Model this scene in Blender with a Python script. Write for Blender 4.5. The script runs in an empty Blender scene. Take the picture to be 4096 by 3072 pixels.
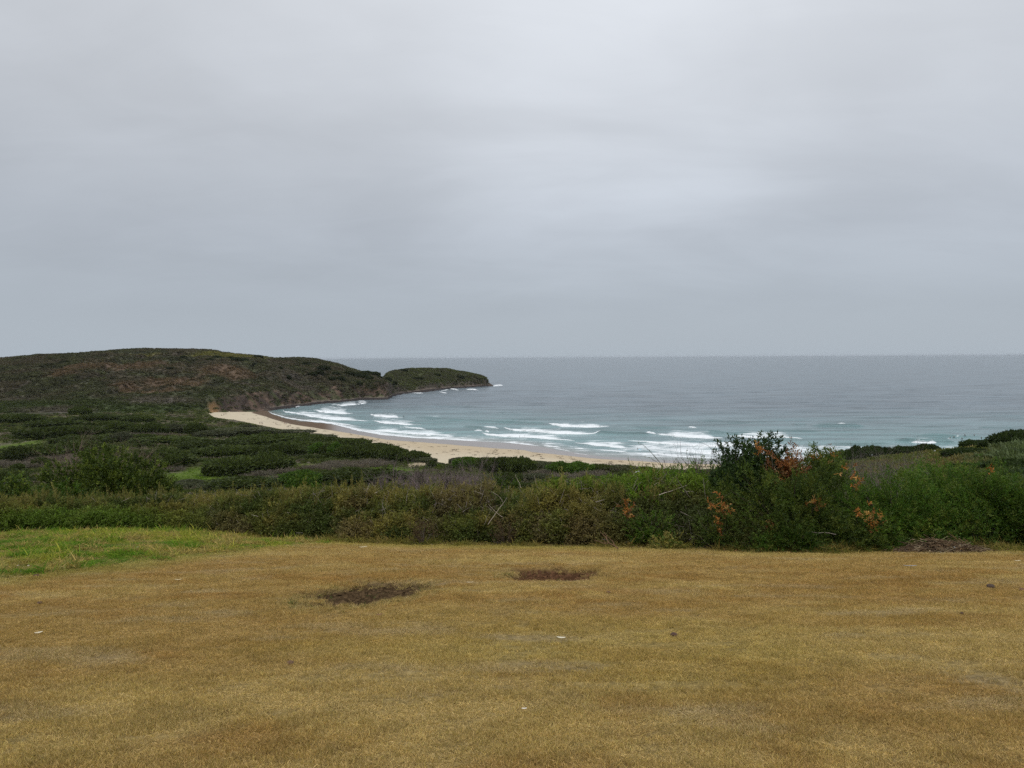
import bpy, bmesh, math, random
import numpy as np
from mathutils import Matrix, Vector, Euler

sc = bpy.context.scene
C = sc.collection
R = math.radians
rng = np.random.default_rng(7)
random.seed(7)

# ------------------------------------------------------------------ camera, sky, sun, exposure
EYE = 50.0                                   # eye height above the sea, metres
FS = 3036.0                                  # focal length in pixels of a 4096 wide frame
PITCH, ROLL = math.atan(108 / FS), -0.331
cam = bpy.data.cameras.new('camera'); camo = bpy.data.objects.new('camera', cam); C.objects.link(camo)
cam.sensor_width = 36.0; cam.lens = 36.0 * FS / 4096; cam.clip_start = 0.1; cam.clip_end = 200000
MC = Matrix.Rotation(math.pi / 2 - PITCH, 3, 'X') @ Matrix.Rotation(R(ROLL), 3, 'Z')
camo.matrix_world = Matrix.Translation((0, 0, EYE)) @ MC.to_4x4()
sc.camera = camo

SUN_EL, SUN_AZ = 52.0, 200.0
world = bpy.data.worlds.new('World'); sc.world = world; world.use_nodes = True

sun = bpy.data.lights.new('sun', 'SUN'); sun.energy = 1.3; sun.angle = R(25); sun.color = (1.0, 0.97, 0.93)
suno = bpy.data.objects.new('sun', sun); C.objects.link(suno)
_az = R(SUN_AZ)
sd = Vector((math.sin(_az) * math.cos(R(SUN_EL)), math.cos(_az) * math.cos(R(SUN_EL)), math.sin(R(SUN_EL))))
suno.rotation_euler = sd.to_track_quat('Z', 'Y').to_euler()

sc.view_settings.view_transform = 'Standard'; sc.view_settings.look = 'None'
sc.view_settings.exposure = 0.0; sc.view_settings.gamma = 1.0
sc.view_settings.use_curve_mapping = False
sc.cycles.max_bounces = 6; sc.cycles.diffuse_bounces = 3; sc.cycles.glossy_bounces = 3
sc.cycles.transparent_max_bounces = 12; sc.cycles.volume_bounces = 0
sc.cycles.use_denoising = False; sc.cycles.denoiser = 'OPENIMAGEDENOISE'; sc.cycles.denoising_input_passes = 'RGB_ALBEDO_NORMAL'; sc.cycles.denoising_prefilter = 'ACCURATE'


# ------------------------------------------------------------------ node helper
class NT:
    def __init__(s, tree):
        s.t = tree; s.t.nodes.clear()
    def n(s, typ, inp=None, **kw):
        nd = s.t.nodes.new(typ)
        for k, v in kw.items(): setattr(nd, k, v)
        for k, v in (inp or {}).items():
            sk = nd.inputs[k]
            if isinstance(v, bpy.types.NodeSocket): s.t.links.new(v, sk)
            else: sk.default_value = v
        return nd
    def math(s, op, a, b=0.0, c=None, clamp=False):
        d = {0: a, 1: b}
        if c is not None: d[2] = c
        return s.n('ShaderNodeMath', d, operation=op, use_clamp=clamp).outputs[0]
    def mix(s, f, a, b, mode='MIX'):
        return s.n('ShaderNodeMix', {0: f, 6: a, 7: b}, data_type='RGBA', blend_type=mode).outputs[2]
    def mapr(s, v, a, b, c, d, smooth=True):
        return s.n('ShaderNodeMapRange', {0: v, 1: a, 2: b, 3: c, 4: d}, interpolation_type='SMOOTHSTEP' if smooth else 'LINEAR').outputs[0]
    def noise(s, vec, scale, detail=4, rough=0.55, dist=0.0):
        return s.n('ShaderNodeTexNoise', {'Vector': vec, 'Scale': scale, 'Detail': detail, 'Roughness': rough, 'Distortion': dist}).outputs[0]
    def vmul(s, vec, xyz):
        return s.n('ShaderNodeVectorMath', {0: vec, 1: xyz}, operation='MULTIPLY').outputs[0]
    def ramp(s, f, stops):
        nd = s.n('ShaderNodeValToRGB', {0: f}); e = nd.color_ramp.elements
        while len(e) < len(stops): e.new(0.5)
        for q, (p, c) in zip(e, stops): q.position = p; q.color = (*c, 1)
        return nd.outputs[0]


def c4(c): return (c[0], c[1], c[2], 1.0)


def build_world():
    w = NT(world.node_tree)
    sky = w.n('ShaderNodeTexSky', sky_type='NISHITA', sun_disc=False, sun_elevation=R(SUN_EL), sun_rotation=R(SUN_AZ))
    d = w.n('ShaderNodeTexCoord').outputs['Generated']
    sp = w.n('ShaderNodeSeparateXYZ', {0: d})
    el = sp.outputs[2]
    # the cloud deck seen in perspective: direction projected on a horizontal layer
    zc = w.math('MAXIMUM', w.math('ADD', el, 0.26), 0.02)
    px = w.math('DIVIDE', sp.outputs[0], zc); py = w.math('DIVIDE', sp.outputs[1], zc)
    pv = w.n('ShaderNodeCombineXYZ', {0: px, 1: py, 2: 0.0}).outputs[0]
    n1 = w.noise(w.vmul(pv, (1.0, 1.35, 1)), 1.0, 4, 0.5, 0.5)
    n2 = w.noise(w.vmul(pv, (2.6, 5.2, 1)), 1.0, 6, 0.6, 0.8)
    base = w.ramp(w.math('MAXIMUM', el, 0.0), [(0.0, (4.18, 4.76, 5.36)), (0.06, (4.18, 4.66, 5.24)), (0.16, (4.62, 5.02, 5.58)),
                                         (0.30, (5.85, 6.18, 6.66)), (0.48, (7.2, 7.5, 7.95)), (0.65, (10.5, 10.9, 11.5)), (1.0, (14.0, 14.3, 15.0))])
    f1 = w.mapr(n1, 0.3, 0.72, 0.945, 1.065)
    f2 = w.mapr(n2, 0.25, 0.75, 0.98, 1.02)
    fade = w.mapr(el, 0.0, 0.16, 0.0, 1.0)
    # brighter cloud to the right of the view, duller to the left
    side = w.mapr(sp.outputs[0], -0.6, 0.35, 0.93, 1.05)
    f = w.math('MULTIPLY', w.math('MULTIPLY', f1, f2), side)
    bd = w.n('ShaderNodeVectorMath', {0: d, 1: (0.13, 0.955, 0.27)}, operation='DOT_PRODUCT').outputs['Value']
    f = w.math('MULTIPLY', f, w.math('ADD', 1.0, w.math('MULTIPLY', w.mapr(bd, 0.955, 1.0, 0.0, 0.15), w.mapr(n1, 0.3, 0.62, 0.35, 1.0))))
    f = w.math('ADD', w.math('MULTIPLY', w.math('SUBTRACT', f, 1.0), fade), 1.0)
    fc = w.n('ShaderNodeCombineXYZ', {0: f, 1: f, 2: f}).outputs[0]
    cl = w.mix(1.0, base, fc, 'MULTIPLY')
    col = w.mix(0.96, sky.outputs[0], cl)
    bg = w.n('ShaderNodeBackground', {0: col, 1: 0.1})
    o = w.n('ShaderNodeOutputWorld'); w.t.links.new(bg.outputs[0], o.inputs[0])


build_world()


# ------------------------------------------------------------------ numeric helpers
def sstep(a, b, x):
    t = np.clip((np.asarray(x, float) - a) / (b - a), 0, 1); return t * t * (3 - 2 * t)


def _h(ix, iy, seed):
    n = (ix.astype(np.int64) * 374761393 + iy.astype(np.int64) * 668265263 + seed * 974634777) & 0xFFFFFFFF
    n = ((n ^ (n >> 13)) * 1274126177) & 0xFFFFFFFF
    n = ((n ^ (n >> 16)) * 2246822519) & 0xFFFFFFFF
    return ((n ^ (n >> 15)) & 0xFFFFFF) / float(0xFFFFFF)


def vn(x, y, seed=0):
    x = np.asarray(x, float); y = np.asarray(y, float)
    ix = np.floor(x); iy = np.floor(y); fx = x - ix; fy = y - iy
    fx = fx * fx * (3 - 2 * fx); fy = fy * fy * (3 - 2 * fy)
    a = _h(ix, iy, seed); b = _h(ix + 1, iy, seed); c = _h(ix, iy + 1, seed); d = _h(ix + 1, iy + 1, seed)
    return a + (b - a) * fx + (c - a) * fy + (a - b - c + d) * fx * fy


def fbm(x, y, o=4, seed=0, g=0.5):
    s = 0.0; a = 1.0; t = 0.0
    for k in range(o):
        s = s + a * vn(x * 2 ** k + 17.3 * k, y * 2 ** k - 9.1 * k, seed + k); t += a; a *= g
    return s / t


def mixc(a, b, f):
    f = np.asarray(f)[..., None]; return np.asarray(a) * (1 - f) + np.asarray(b) * f


def ray(px, py):
    v = MC @ Vector(((px - 2048) / FS, -(py - 1536) / FS, -1.0)); return np.array(v)


def at(px, py, y):
    """the point on the line of sight of a photo pixel at the forward distance y"""
    d = ray(px, py); k = y / d[1]; return np.array((d[0] * k, y, EYE + d[2] * k))


def onz(px, py, z=0.0):
    d = ray(px, py); k = (z - EYE) / d[2]; return np.array((d[0] * k, d[1] * k, z))


def hit(px, py, zf, y0, y1, n=3000):
    d = ray(px, py); ys = np.linspace(y0, y1, n); k = ys / d[1]
    df = EYE + d[2] * k - zf(d[0] * k, ys); i = np.argmax(df < 0)
    y = ys[i] if df[i] < 0 else y1
    return at(px, py, y)


def c1(x, y): return (x / 2.011, 1300 + y / 2.011)
def c2(x, y): return (1000 + x / 2.011, 1300 + y / 2.011)
def c3(x, y): return (2000 + x / 1.952, 1400 + y / 1.952)
def c4p(x, y): return (2996 + x / 2.011, 1500 + y / 2.011)
def ua(px): return (px - 2048) / FS


# ------------------------------------------------------------------ mesh helpers
def set_attr(me, name, data, domain='POINT'):
    data = np.asarray(data, np.float32)
    if data.ndim == 1:
        a = me.attributes.new(name, 'FLOAT', domain); a.data.foreach_set('value', data)
    else:
        if data.shape[1] == 3 and name in ('rot', 'scl', 'col3'):
            a = me.attributes.new(name, 'FLOAT_VECTOR', domain); a.data.foreach_set('vector', data.ravel())
        else:
            if data.shape[1] == 3: data = np.hstack([data, np.ones((len(data), 1), np.float32)])
            a = me.attributes.new(name, 'FLOAT_COLOR', domain); a.data.foreach_set('color', data.ravel())


def mesh_np(name, V, F, smooth=False):
    """V (n,3), F (m,k) index array (k = 3 or 4)"""
    me = bpy.data.meshes.new(name); V = np.asarray(V, np.float32); F = np.asarray(F, np.int32)
    me.vertices.add(len(V)); me.vertices.foreach_set('co', V.ravel())
    m, k = F.shape
    me.loops.add(m * k); me.loops.foreach_set('vertex_index', F.ravel())
    me.polygons.add(m); me.polygons.foreach_set('loop_start', np.arange(0, m * k, k, dtype=np.int32))
    me.update(calc_edges=True)
    if smooth: me.polygons.foreach_set('use_smooth', np.ones(m, bool))
    return me


def link(name, me, mat=None, parent=None):
    o = bpy.data.objects.new(name, me); C.objects.link(o)
    if mat is not None and not me.materials: me.materials.append(mat)
    if parent is not None: o.parent = parent
    return o


def tag(o, label=None, cat=None, group=None, kind=None):
    if label: o['label'] = label
    if cat: o['category'] = cat
    if group: o['group'] = group
    if kind: o['kind'] = kind
    return o


def thing(name, label, cat, loc, rz=0.0, group=None):
    o = bpy.data.objects.new(name, None); C.objects.link(o); o.location = loc; o.rotation_euler = (0, 0, rz)
    o.empty_display_size = 0.2
    return tag(o, label, cat, group)


def dup(o, loc=None, rz=None, scl=None, label=None, parent=None):
    c = o.copy(); C.objects.link(c)
    if parent is not None: c.parent = parent
    if loc is not None: c.location = loc
    if rz is not None: c.rotation_euler = (0, 0, rz)
    if scl is not None: c.scale = scl
    if label: c['label'] = label
    for ch in list(o.children): dup(ch, parent=c)
    return c


def grid(name, X, Y, Z, mat, attrs=None, smooth=True):
    r, c = X.shape
    idx = np.arange(r * c).reshape(r, c)
    F = np.stack([idx[:-1, :-1], idx[:-1, 1:], idx[1:, 1:], idx[1:, :-1]], -1).reshape(-1, 4)
    me = mesh_np(name, np.stack([X, Y, Z], -1).reshape(-1, 3), F, smooth)
    for k, v in (attrs or {}).items():
        v = np.asarray(v); set_attr(me, k, v.reshape(r * c, -1) if v.ndim == 3 else v.reshape(-1))
    return link(name, me, mat)


def unit(v):
    return v / np.maximum(np.linalg.norm(v, axis=-1, keepdims=True), 1e-9)


def rand_dirs(n, g=rng):
    return unit(g.normal(size=(n, 3)))


class Geo:
    """collects quads with a colour per face"""
    def __init__(s): s.V = []; s.F = []; s.K = []; s.n = 0
    def add(s, V, F, K):
        s.V.append(V); s.F.append(F + s.n); s.K.append(np.broadcast_to(np.asarray(K, float), (len(F), 3))); s.n += len(V)
    def leaves(s, base, d, L, W, K, bend=0.0, g=rng):
        n = len(base); d = unit(d); side = unit(np.cross(d, rand_dirs(n, g))); nor = np.cross(d, side)
        L = np.broadcast_to(L, (n,))[:, None]; W = np.broadcast_to(W, (n,))[:, None]
        mid = base + d * L * 0.5 + nor * L * bend
        V = np.stack([base, mid + side * W * 0.5, base + d * L, mid - side * W * 0.5], 1).reshape(-1, 3)
        s.add(V, np.arange(n * 4).reshape(n, 4), K)
    def tube(s, P, rad, K, sides=4):
        P = np.asarray(P, float); n = len(P); rad = np.broadcast_to(rad, (n,))
        t = unit(np.gradient(P, axis=0)); a = unit(np.cross(t, np.array((0.31, 0.87, 0.39)))); b = np.cross(t, a)
        th = np.arange(sides) * 2 * np.pi / sides
        ring = P[:, None] + rad[:, None, None] * (np.cos(th)[None, :, None] * a[:, None] + np.sin(th)[None, :, None] * b[:, None])
        i = np.arange(n * sides).reshape(n, sides); j = np.roll(i, -1, 1)
        F = np.stack([i[:-1], j[:-1], j[1:], i[1:]], -1).reshape(-1, 4)
        s.add(ring.reshape(-1, 3), F, K)
    def mesh(s, name):
        me = mesh_np(name, np.concatenate(s.V), np.concatenate(s.F))
        set_attr(me, 'col', np.concatenate(s.K), 'FACE'); return me


def scatter(name, P, rot, scl, col, variants, mat, label, cat):
    """one mass of plants nobody could count: tufts or sprigs set on points by geometry nodes"""
    me = bpy.data.meshes.new(name); me.vertices.add(len(P)); me.vertices.foreach_set('co', np.asarray(P, np.float32).ravel())
    me.update()
    set_attr(me, 'rot', rot); set_attr(me, 'scl', scl); set_attr(me, 'icol', col)
    a = me.attributes.new('pick', 'INT', 'POINT'); a.data.foreach_set('value', rng.integers(0, len(variants), len(P)).astype(np.int32))
    o = link(name, me); tag(o, label, cat, kind='stuff')
    ng = bpy.data.node_groups.new(name, 'GeometryNodeTree')
    ng.interface.new_socket('Geometry', in_out='INPUT', socket_type='NodeSocketGeometry')
    ng.interface.new_socket('Geometry', in_out='OUTPUT', socket_type='NodeSocketGeometry')
    N = ng.nodes; L = ng.links
    gi = N.new('NodeGroupInput'); go = N.new('NodeGroupOutput')
    j = N.new('GeometryNodeJoinGeometry')
    for vi, m in reversed(list(enumerate(variants))):
        if not m.materials: m.materials.append(mat)
        src = bpy.data.objects.new(name + '_sprig', m)
        oi = N.new('GeometryNodeObjectInfo'); oi.inputs['Object'].default_value = src; oi.inputs['As Instance'].default_value = True
        L.new(oi.outputs['Geometry'], j.inputs[0])
    ip = N.new('GeometryNodeInstanceOnPoints')
    def attr(nm, t):
        q = N.new('GeometryNodeInputNamedAttribute'); q.data_type = t; q.inputs['Name'].default_value = nm
        return q.outputs['Attribute']
    L.new(gi.outputs[0], ip.inputs['Points']); L.new(j.outputs[0], ip.inputs['Instance'])
    ip.inputs['Pick Instance'].default_value = True
    L.new(attr('pick', 'INT'), ip.inputs['Instance Index'])
    L.new(attr('rot', 'FLOAT_VECTOR'), ip.inputs['Rotation']); L.new(attr('scl', 'FLOAT_VECTOR'), ip.inputs['Scale'])
    L.new(ip.outputs[0], go.inputs[0])
    md = o.modifiers.new('scatter', 'NODES'); md.node_group = ng
    return o


# ------------------------------------------------------------------ materials
def mat_new(name):
    m = bpy.data.materials.new(name); m.use_nodes = True; return m, NT(m.node_tree)


def out(t, sh, disp=None):
    o = t.n('ShaderNodeOutputMaterial'); t.t.links.new(sh, o.inputs[0])


def attr_n(t, name, kind='GEOMETRY'):
    return t.n('ShaderNodeAttribute', attribute_name=name, attribute_type=kind)


def foliage_mat(name, inst=False, trans=0.35, rough=0.55, vary=0.22, spec=0.14):
    m, t = mat_new(name)
    c = attr_n(t, 'col').outputs['Color']
    if inst:
        c = t.mix(1.0, c, attr_n(t, 'icol', 'INSTANCER').outputs['Color'], 'MULTIPLY')
    else:
        r = t.n('ShaderNodeObjectInfo').outputs['Random']
        k = t.mapr(r, 0, 1, 1 - vary, 1 + vary, False)
        c = t.mix(1.0, c, t.n('ShaderNodeCombineXYZ', {0: k, 1: k, 2: k}).outputs[0], 'MULTIPLY')
    p = t.n('ShaderNodeBsdfPrincipled', {'Base Color': c, 'Roughness': rough, 'Specular IOR Level': spec})
    sh = p.outputs[0]
    if trans:
        tr = t.n('ShaderNodeBsdfTranslucent', {0: t.mix(1.0, c, (1.15, 1.2, 0.7, 1), 'MULTIPLY')})
        sh = t.n('ShaderNodeMixShader', {0: trans, 1: sh, 2: tr.outputs[0]}).outputs[0]
    out(t, sh); return m


M_LEAF = foliage_mat('leaf')
M_WOOD = foliage_mat('bark', trans=0, rough=0.85, vary=0.1, spec=0.1)
M_INST = foliage_mat('small_foliage', inst=True)
M_CRUMB = foliage_mat('crumb_earth', inst=True, trans=0, rough=1.0, spec=0.0)
M_GRASS = foliage_mat('grass_blade', inst=True, trans=0.3, rough=0.7, spec=0.1)


def ground_mat(name, s1, s2, lo, hi, bump, bscale, rough=0.9, stretch=(1, 1, 1), spec=0.1):
    m, t = mat_new(name)
    pos = t.vmul(t.n('ShaderNodeTexCoord').outputs['Object'], stretch)
    c = attr_n(t, 'col').outputs['Color']
    a = t.noise(pos, s1, 6, 0.65); b = t.noise(pos, s2, 4, 0.6)
    k = t.math('MULTIPLY', t.mapr(a, 0.25, 0.75, lo, hi), t.mapr(b, 0.3, 0.7, 0.5 + lo / 2, 0.5 + hi / 2))
    c = t.mix(1.0, c, t.n('ShaderNodeCombineXYZ', {0: k, 1: k, 2: k}).outputs[0], 'MULTIPLY')
    h = t.math('ADD', t.noise(pos, bscale, 6, 0.65), t.math('MULTIPLY', a, 0.5))
    bp = t.n('ShaderNodeBump', {'Strength': bump, 'Distance': 1.0 / bscale, 'Height': h})
    p = t.n('ShaderNodeBsdfPrincipled', {'Base Color': c, 'Roughness': rough, 'Specular IOR Level': spec, 'Normal': bp.outputs[0]})
    out(t, p.outputs[0]); return m


def plain_mat(name, col, rough=0.6, ns=0.0, amt=0.15, spec=0.3, metal=0.0):
    m, t = mat_new(name)
    c = c4(col)
    if ns:
        pos = t.n('ShaderNodeTexCoord').outputs['Object']
        a = t.noise(pos, ns, 5, 0.6); k = t.mapr(a, 0.25, 0.75, 1 - amt, 1 + amt)
        c = t.mix(1.0, c, t.n('ShaderNodeCombineXYZ', {0: k, 1: k, 2: k}).outputs[0], 'MULTIPLY')
    p = t.n('ShaderNodeBsdfPrincipled', {'Base Color': c, 'Roughness': rough, 'Specular IOR Level': spec, 'Metallic': metal})
    out(t, p.outputs[0]); return m


# ------------------------------------------------------------------ the lie of the land
def spur_w(u): return sstep(0.25, 0.44, u)


def _base(x, y):
    x = np.asarray(x, float); y = np.asarray(y, float)
    u = x / np.maximum(y, 1.0)
    z = 48.4 - 0.187 * y
    dune = 6.5 + 2.2 * (fbm(x / 60, y / 38, 3, 31) - 0.5) * 2
    k = 5.0
    z2 = k * np.log(np.exp(np.clip((z - dune) / k, -30, 30)) + 1) + dune
    z = np.where(y > 60, z2, z)
    zc = 35.0 + np.clip(u - 0.55, -0.2, 1) * 15
    zs = np.where(y < 115, 43.4 + (zc - 43.4) * (y - 27) / 88, zc - 0.36 * (y - 115) - 0.6)
    w = spur_w(u) * sstep(26, 40, y)
    return z + w * np.maximum(zs - z, 0)


LAWN_PITS = []


def pit(x, y):
    s = np.zeros(np.shape(x))
    for (cx, cy, ax, ay, sk) in LAWN_PITS:
        dx = (x - cx) / ax; dy = (y - cy - sk * (x - cx)) / ay
        q = np.sqrt(dx * dx + dy * dy) + (0.45 * (fbm(x * 1.6, y * 2.2, 4, 91) - 0.5) + 0.32 * (fbm(x * 6, y * 6, 3, 92) - 0.5)) * 2
        s = np.maximum(s, 1 - sstep(0.86, 1.10, q))
    return s


def ground(x, y):
    x = np.asarray(x, float); y = np.asarray(y, float)
    z = _base(x, y)
    near = 1 - sstep(20, 40, y); u = x / np.maximum(y, 2.0)
    z = z + 0.34 * (1 - sstep(ua(500), ua(1300), u)) * sstep(15, 27, y) * (1 - sstep(33, 45, y))
    z = z + near * (0.10 * (fbm(x / 4, y / 4, 3, 5) - 0.5) + 0.022 * (fbm(x / 0.35, y / 0.35, 3, 6) - 0.5)) - 0.10 * near * pit(x, y)
    far = sstep(32, 80, y) * (1 - sstep(330, 420, y) * 0.4)
    z = z + far * 1.0 * (fbm(x / 14, y / 9, 3, 12) - 0.5)
    return z


def lawn_px(px, py): return hit(px, py, ground, 3, 60)


for (cx, cy, l, r_, tp, bt) in ((1465, 2372, 1225, 1690, 2338, 2408), (2215, 2297, 2035, 2400, 2281, 2316)):
    a = lawn_px(cx, cy); b = lawn_px(l, cy); c_ = lawn_px(r_, cy); d_ = lawn_px(cx, tp); e_ = lawn_px(cx, bt)
    LAWN_PITS.append((a[0], (d_[1] + e_[1]) / 2, (c_[0] - b[0]) / 2 * (1.02 if cx < 2000 else 1.15), (d_[1] - e_[1]) / 2 * (1.45 if cx < 2000 else 1.6), 0.18 if cx < 2000 else -0.12))

# edges seen in the photo, brought back to the ground as forward distance against bearing
def line(pts, z):
    q = np.array([onz(px, py, z) for px, py in pts]); return q[:, 0] / q[:, 1], q[:, 1]


_dd = [(826, 1650), (855, 1668), c1(2200, 825), (1174, 1725), (1348, 1751), (1467, 1769), (1572, 1792), (1640, 1806), (1676, 1822), (1716, 1846), (1760, 1853),
       (1796, 1852), (1812, 1832), (1970, 1838), (2094, 1837), (2195, 1844), (2359, 1857), (2563, 1868), (2743, 1876), (3000, 1882), (3400, 1888), (4096, 1890), (5200, 1890)]
DU, DY = line(_dd, 5.0)
_ds = [c2(140, 690), c2(180, 718), c2(300, 755), c2(450, 775), c2(640, 795), c2(870, 852), c2(1040, 882), c2(1300, 908), c2(1700, 930), c2(2000, 945), c2(2212, 960),
       c3(300, 752), c3(550, 796), c3(800, 832), c3(1300, 857), c3(1700, 868), (3100, 1850), (3500, 1856), (4096, 1860), (5200, 1860)]
SU, SY = line(_ds, 0.0)
_dw = [c2(0, 705), c2(130, 745), c2(330, 800), c2(600, 845), c2(700, 860), c2(900, 885), c2(1100, 925), c2(1400, 938), c2(1700, 965), c2(2000, 995), c2(2212, 1008),
       c3(250, 800), c3(500, 820), c3(700, 838), c3(1000, 855), c3(1300, 875), c3(1700, 890), (3200, 1865), (5200, 1870)]
WU, WY = line(_dw, 1.2)
UB = ua(826)

# headland: columns of (bearing px, base y, base z, foot dy, foot z, cliff dy, cliff z, shoulder(y, z), ridge(y, z))
def zat(px, py, y): return at(px, py, y)[2]
def ysh(px, py): return onz(px, py, 0)[1]


HC = []
def hcol(px, by, bz, fdy, fz, cdy, cz, sh, rd): HC.append((ua(px), by, by + fdy, by + cdy, sh[0], rd[0], rd[0] + 90, rd[0] + 330, bz, fz, cz, sh[1], rd[1], rd[1] - 8, -6))
def slope_sh(by, cz, cdy, ry, rz, f=0.5, g=0.62): return (by + cdy + (ry - by - cdy) * f, cz + (rz - cz) * g)


for px, by, rpy, ry in ((-900, 500, 1470, 860), (-400, 560, 1446, 900), (0, 600, 1434, 900), (149, 605, 1421, 900), (298, 610, 1415, 900)):
    rz = zat(px, rpy, ry); hcol(px, by, 8, 30, 12, 70, 17, slope_sh(by, 17, 70, ry, rz), (ry, rz))
for px, by, shp, rpy in ((398, 612, 1419, 1407), (447, 615, 1421, 1402), (597, 620, 1428, 1395), (796, 632, 1434, 1399)):
    rz = zat(px, rpy, 1120); hcol(px, by, 7, 30, 12, 70, 18, (900, zat(px, shp, 900)), (1120, rz))
hcol(835, 640, 3, 6, 4, 18, 14, (890, zat(835, 1435, 890)), (1120, zat(835, 1400, 1120)))
hcol(870, 655, 2.5, 6, 4, 22, 15, (890, zat(870, 1437, 890)), (1120, zat(870, 1403, 1120)))
hcol(895, 665, 2.5, 6, 4, 24, 15, (890, zat(895, 1438, 890)), (1120, zat(895, 1411, 1120)))
hcol(1019, 705, 1.5, 8, 3, 30, 17, (900, zat(1019, 1446, 900)), (1110, zat(1019, 1423, 1110)))
hcol(1094, ysh(1094, 1640), 0, 14, 2.5, 36, 17, (905, zat(1094, 1452, 905)), (1060, zat(1094, 1434, 1060)))
for px, spy, cpy, rpy, ry in ((1199, 1628, 1566, 1431, 1040), (1273, 1617, 1556, 1438, 1040), (1348, 1611, 1542, 1455, 1030), (1400, 1606, 1535, 1474, 1030),
                              (1448, 1600, 1526, 1487, 1030), (1500, 1600, 1526, 1493, 1040), (1522, 1600, 1528, 1509, 1045)):
    y = ysh(px, spy); cz = zat(px, cpy, y + 48); rz = zat(px, rpy, ry)
    hcol(px, y, -0.3, 20, 2.2, 48, cz, slope_sh(y, cz, 48, ry, rz, 0.5, 0.6), (ry, rz))
for px, spy, fpy, rpy, ry in ((1536, 1599, 1562, 1514, 1060), (1552, 1598, 1562, 1491, 1130), (1572, 1585, 1561, 1484, 1180), (1610, 1577, 1560, 1478, 1215), (1646, 1572, 1558, 1475, 1230),
                              (1720, 1567, 1553, 1474, 1270), (1781, 1557, 1550, 1475, 1310), (1821, 1553, 1547, 1482, 1325), (1880, 1550, 1545, 1491, 1340), (1920, 1547, 1543, 1500, 1345),
                              (1944, 1545, 1541, 1509, 1345)):
    y = ysh(px, spy); fy = onz(px, fpy, 3)[1]; rz = zat(px, rpy, ry); fy = min(fy, ry - 45)
    if px < 1660:                                    # the flank of the main headland runs down in front of the end knoll
        cp = np.interp(px, (1536, 1552, 1572, 1610, 1646), (1524, 1529, 1537, 1549, 1557)); cd = np.interp(px, (1536, 1646), (62, 40)); cz = max(zat(px, cp, y + cd), 3.0)
        hcol(px, y, -0.3, 18, 2.3, cd, cz, ((y + cd + ry) / 2, cz + (rz - cz) * 0.42), (ry, rz)); continue
    hcol(px, y, -0.3, max(fy - y, 8), 2.6, max(fy - y, 8) + 10, 2.6 + (rz - 2.6) * 0.28, (fy + (ry - fy) * 0.6, 2.6 + (rz - 2.6) * 0.72), (ry, rz))
for px, rpy in ((1950, 1527), (1962, 1534), (1974, 1543)):
    y = ysh(px, 1545); rz = max(zat(px, rpy, y + 25), 0.2); hcol(px, y - 4, -0.5, 8, rz * 0.4, 14, rz * 0.7, (y + 20, rz * 0.9), (y + 25, rz))
for px in (1986, 2040):
    y = ysh(px, 1545); hcol(px, y, -3, 8, -3, 14, -3, (y + 20, -3), (y + 25, -3))
HC = np.array(sorted(HC)); NPF = 7
HU = HC[:, 0]


def head_base_y(u): return np.interp(u, HU, HC[:, 1])


def headland(x, y):
    """height of the headland (2-D arrays)"""
    x = np.asarray(x, float); y = np.asarray(y, float); u = x / y
    ys = [np.interp(u, HU, HC[:, 1 + k]) for k in range(NPF)]; zs = [np.interp(u, HU, HC[:, 8 + k]) for k in range(NPF)]
    z = zs[0] - np.clip(ys[0] - y, 0, 40) * 0.12
    for k in range(NPF - 1):
        t = np.clip((y - ys[k]) / np.maximum(ys[k + 1] - ys[k], 1e-3), 0, 1)
        if k in (3, 4): t = t * 0.65 + 0.35 * t * t * (3 - 2 * t)
        z = np.where(y >= ys[k], zs[k] + (zs[k + 1] - zs[k]) * t, z)
    return z


def duney(u): return np.where(u < UB, head_base_y(u) + 14, np.interp(u, DU, DY))
def shorey(u): return np.where(u < SU[0], head_base_y(u) + 6, np.interp(u, SU, SY))


def beach_z(x, y):
    x = np.asarray(x, float); y = np.asarray(y, float); u = x / y
    d = np.interp(u, DU, DY); s = shorey(u); t = (y - d) / np.maximum(s - d, 1)
    z = 4.2 * (1 - np.clip(t, -0.3, 1)) ** 1.25 - 0.06 * np.clip(y - s, 0, 80)
    corner = sstep(UB, SU[0], u)                 # in the corner by the cliff the sand stays dry up to the rock
    z = np.where(u < SU[0], 4.0 - 3.4 * corner * np.clip(t, 0, 1) - 0.3 * np.clip(t, 0, 1), z)
    return z + 0.25 * (fbm(x / 9, y / 9, 3, 44) - 0.5) * (1 - np.clip(t, 0, 1))


def patches(x, y, lst, zf, y0, y1, seed, soft=0.5):
    m = np.zeros(np.shape(x))
    for (px, py, wpx, wy) in lst:
        p = hit(px, py, zf, y0, y1); ax = wpx / FS * p[1] / 2
        q = np.sqrt(((x - p[0]) / ax) ** 2 + ((y - p[1]) / wy) ** 2) + 0.9 * (fbm(x / (ax * 0.5), y / (wy * 0.5), 4, seed) - 0.5)
        m = np.maximum(m, 1 - sstep(1 - soft, 1 + soft * 0.4, q))
    return m


# ------------------------------------------------------------------ lawn
HB = [(-500, 2135), (0, 2132), (300, 2122), (600, 2110), (900, 2130), (1200, 2160), (1500, 2172), (2000, 2182), (2300, 2184), (2500, 2188), (2800, 2196), (3000, 2205), (3300, 2208), (3600, 2196), (3800, 2196), (4096, 2202), (4600, 2210)]
def _hb():
    q = []
    for px, py in HB:
        p = lawn_px(px, py); q.append((p[0] / p[1], min(p[1], 31)))
    return np.array(q).T


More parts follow.
